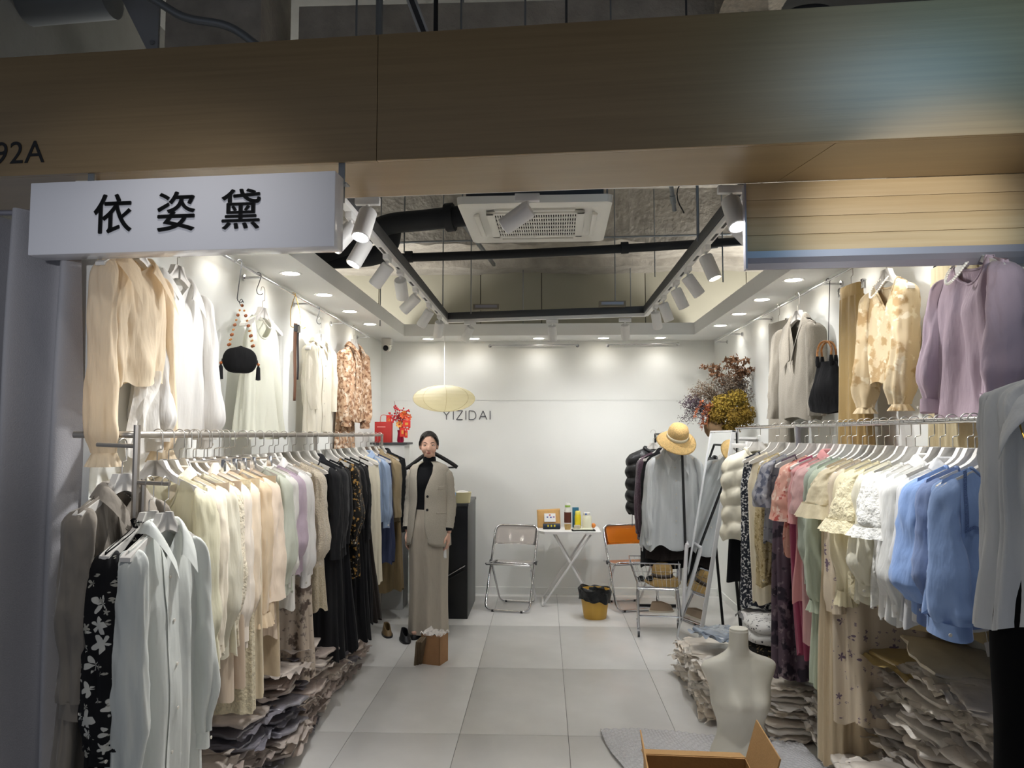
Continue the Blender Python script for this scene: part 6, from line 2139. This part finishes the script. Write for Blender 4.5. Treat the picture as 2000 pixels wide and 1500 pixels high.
MB().grid(hair_pt, 96, 24, cu=True).build('hair', hm, wo, smooth=180)
MB().ball(hp(0, .095, 1.53), (.045, .035, .04), 18, 12).build('hair_bun', hm, wo, smooth=180)
for sx in (-1, 1):
    MB().tube(smooth_path([hp(sx * .048, -.058, 1.64), hp(sx * .071, -.034, 1.605), hp(sx * .077, -.008, 1.575), hp(sx * .074, .025, 1.545)], 5), [.007] * 6 + [.008] * 5 + [.007] * 4 + [.004], 6, flat=.6).build('hair_strand', hm, wo)
# turtleneck
bk = fabric('#1a1b1e', 'wool')
loft('turtleneck', bk, wo, [(0, .0, .98, .145, .105, 1), (0, 0, 1.08, .128, .095, 1), (0, 0, 1.18, .138, .10, 1), (0, -.004, 1.27, .146, .104, 1), (0, .006, 1.36, .145, .080, .95), (0, .01, 1.395, .10, .062, 1), (0, .008, 1.42, .060, .058, 1), (0, .003, 1.45, .054, .054, 1), (0, .0, 1.472, .053, .053, 1)], 40, cap=False)
# blazer
bz = fabric('#b6afa1', 'wool')
BS = [(1.428, .060, .056), (1.415, .095, .064), (1.398, .14, .074), (1.372, .162, .088), (1.30, .166, .112), (1.20, .160, .122), (1.10, .156, .122), (1.0, .166, .130), (.88, .176, .138), (.745, .182, .142)]


def blz(u, v):
    i = v * (len(BS) - 1)
    k = min(int(i), len(BS) - 2)
    f = i - k
    z, rx, ry = (lerp(p, q, f) for p, q in zip(BS[k], BS[k + 1]))
    gr = prof([(0, 30), (.35, 20), (.6, 2), (.85, 2), (1, 12)], v)
    gl = prof([(0, 30), (.35, 24), (.6, 20), (.85, 26), (1, 34)], v)
    a = R_(lerp(-90 + gr, 270 - gl, u))
    c, s = cos(a), sin(a)
    w = 1 + .012 * sin(a * 5 + 4 * v) * v + .01 * noise.noise(Vector((c * 3, s * 3, v * 6)))
    edge = min(u, 1 - u)
    zz_ = z + (.02 * clamp(1 - edge * 14) * clamp((v - .9) * 10))
    return (rx * math.copysign(abs(c) ** .9, c) * w, ry * math.copysign(abs(s) ** .9, s) * w + .004, zz_)


bj = MB().grid(blz, 70, 45).build('blazer', bz, wo, smooth=180, solid=.006)
for v in (.61, .73):
    p = Vector(blz(.012, v))
    MB().lathe([(0, -.004), (.010, -.003), (.011, 0), (0, .002)], 14, (p.x + .012, p.y - .006, p.z), 'y').build('button', M_BLACKM, bj)
fp = MB().grid(lambda u, v: Vector(blz(lerp(.11, .20, u), .515 + .035 * v)) + Vector((0, -.006, 0)), 8, 4).build('pocket_flap', bz, bj, smooth=180, solid=.003)
fp = MB().grid(lambda u, v: Vector(blz(lerp(.10, .22, u), .755 + .012 * v)) + Vector((.002, -.005, 0)), 8, 2).build('pocket_welt', bz, bj, smooth=180, solid=.003)
for sx in (-1, 1):
    S, E_, W_ = ARM[sx]
    pts = smooth_path([S + Vector((-sx * .02, 0, .012)), S + Vector((sx * .012, 0, -.05)), S.lerp(E_, .55), E_ + Vector((0, 0, 0)), E_.lerp(W_, .55), W_ + Vector((0, 0, .035))], 6)
    n = len(pts)
    rr_ = [prof([(0, .038), (.12, .049), (.5, .049), (.6, .049), (1, .041)], i / (n - 1)) * (1 + .035 * sin(i * 2.1)) for i in range(n)]
    MB().tube(pts, rr_, 22, cap=False).build('blazer_sleeve', bz, bj, smooth=180)
    MB().tube([W_ + Vector((0, 0, .05)), W_ + Vector((0, 0, .022))], [.037, .034], 18, cap=False).build('turtleneck_cuff', bk, wo, smooth=180)
# long skirt
sk = fabric('#beb5a6', 'plain')


def skf(q, a, v):
    k = v
    q.x += .010 * k * sin(8 * a + .5)
    q.y += .016 * k * sin(7 * a + 1.2) * abs(sin(a)) ** .5
    return q


loft('skirt', sk, wo, [(0, 0, 1.04, .132, .098, 1), (0, 0, .98, .152, .112, 1), (0, 0, .88, .172, .128, 1), (0, 0, .70, .166, .13, .95), (0, 0, .45, .158, .13, .95), (0, 0, .22, .158, .135, .95), (0, 0, .035, .165, .14, .95)], 64, cap=False, fold=skf)
for sx in (-1, 1):
    loft('shoe', M_BLACKM, wo, [(sx * .075, -.03, .0, .042, .115, 1), (sx * .075, -.03, .02, .043, .117, 1), (sx * .075, -.02, .05, .04, .10, 1), (sx * .075, .01, .075, .036, .06, 1)], 24)
pp = thing('paper_strip', 'white paper strip held in the woman hand', 'paper', wo.matrix_basis @ (ARM[1][2] + Vector((-.02, -.03, -.12))), R_(10))
MB().grid(lambda u, v: (.012 * (u - .5) * 2 + .004 * v, .006 * sin(v * 4), -.10 * v + .02), 2, 8).build('strip', M_PAPER, pp, smooth=180, solid=.001)
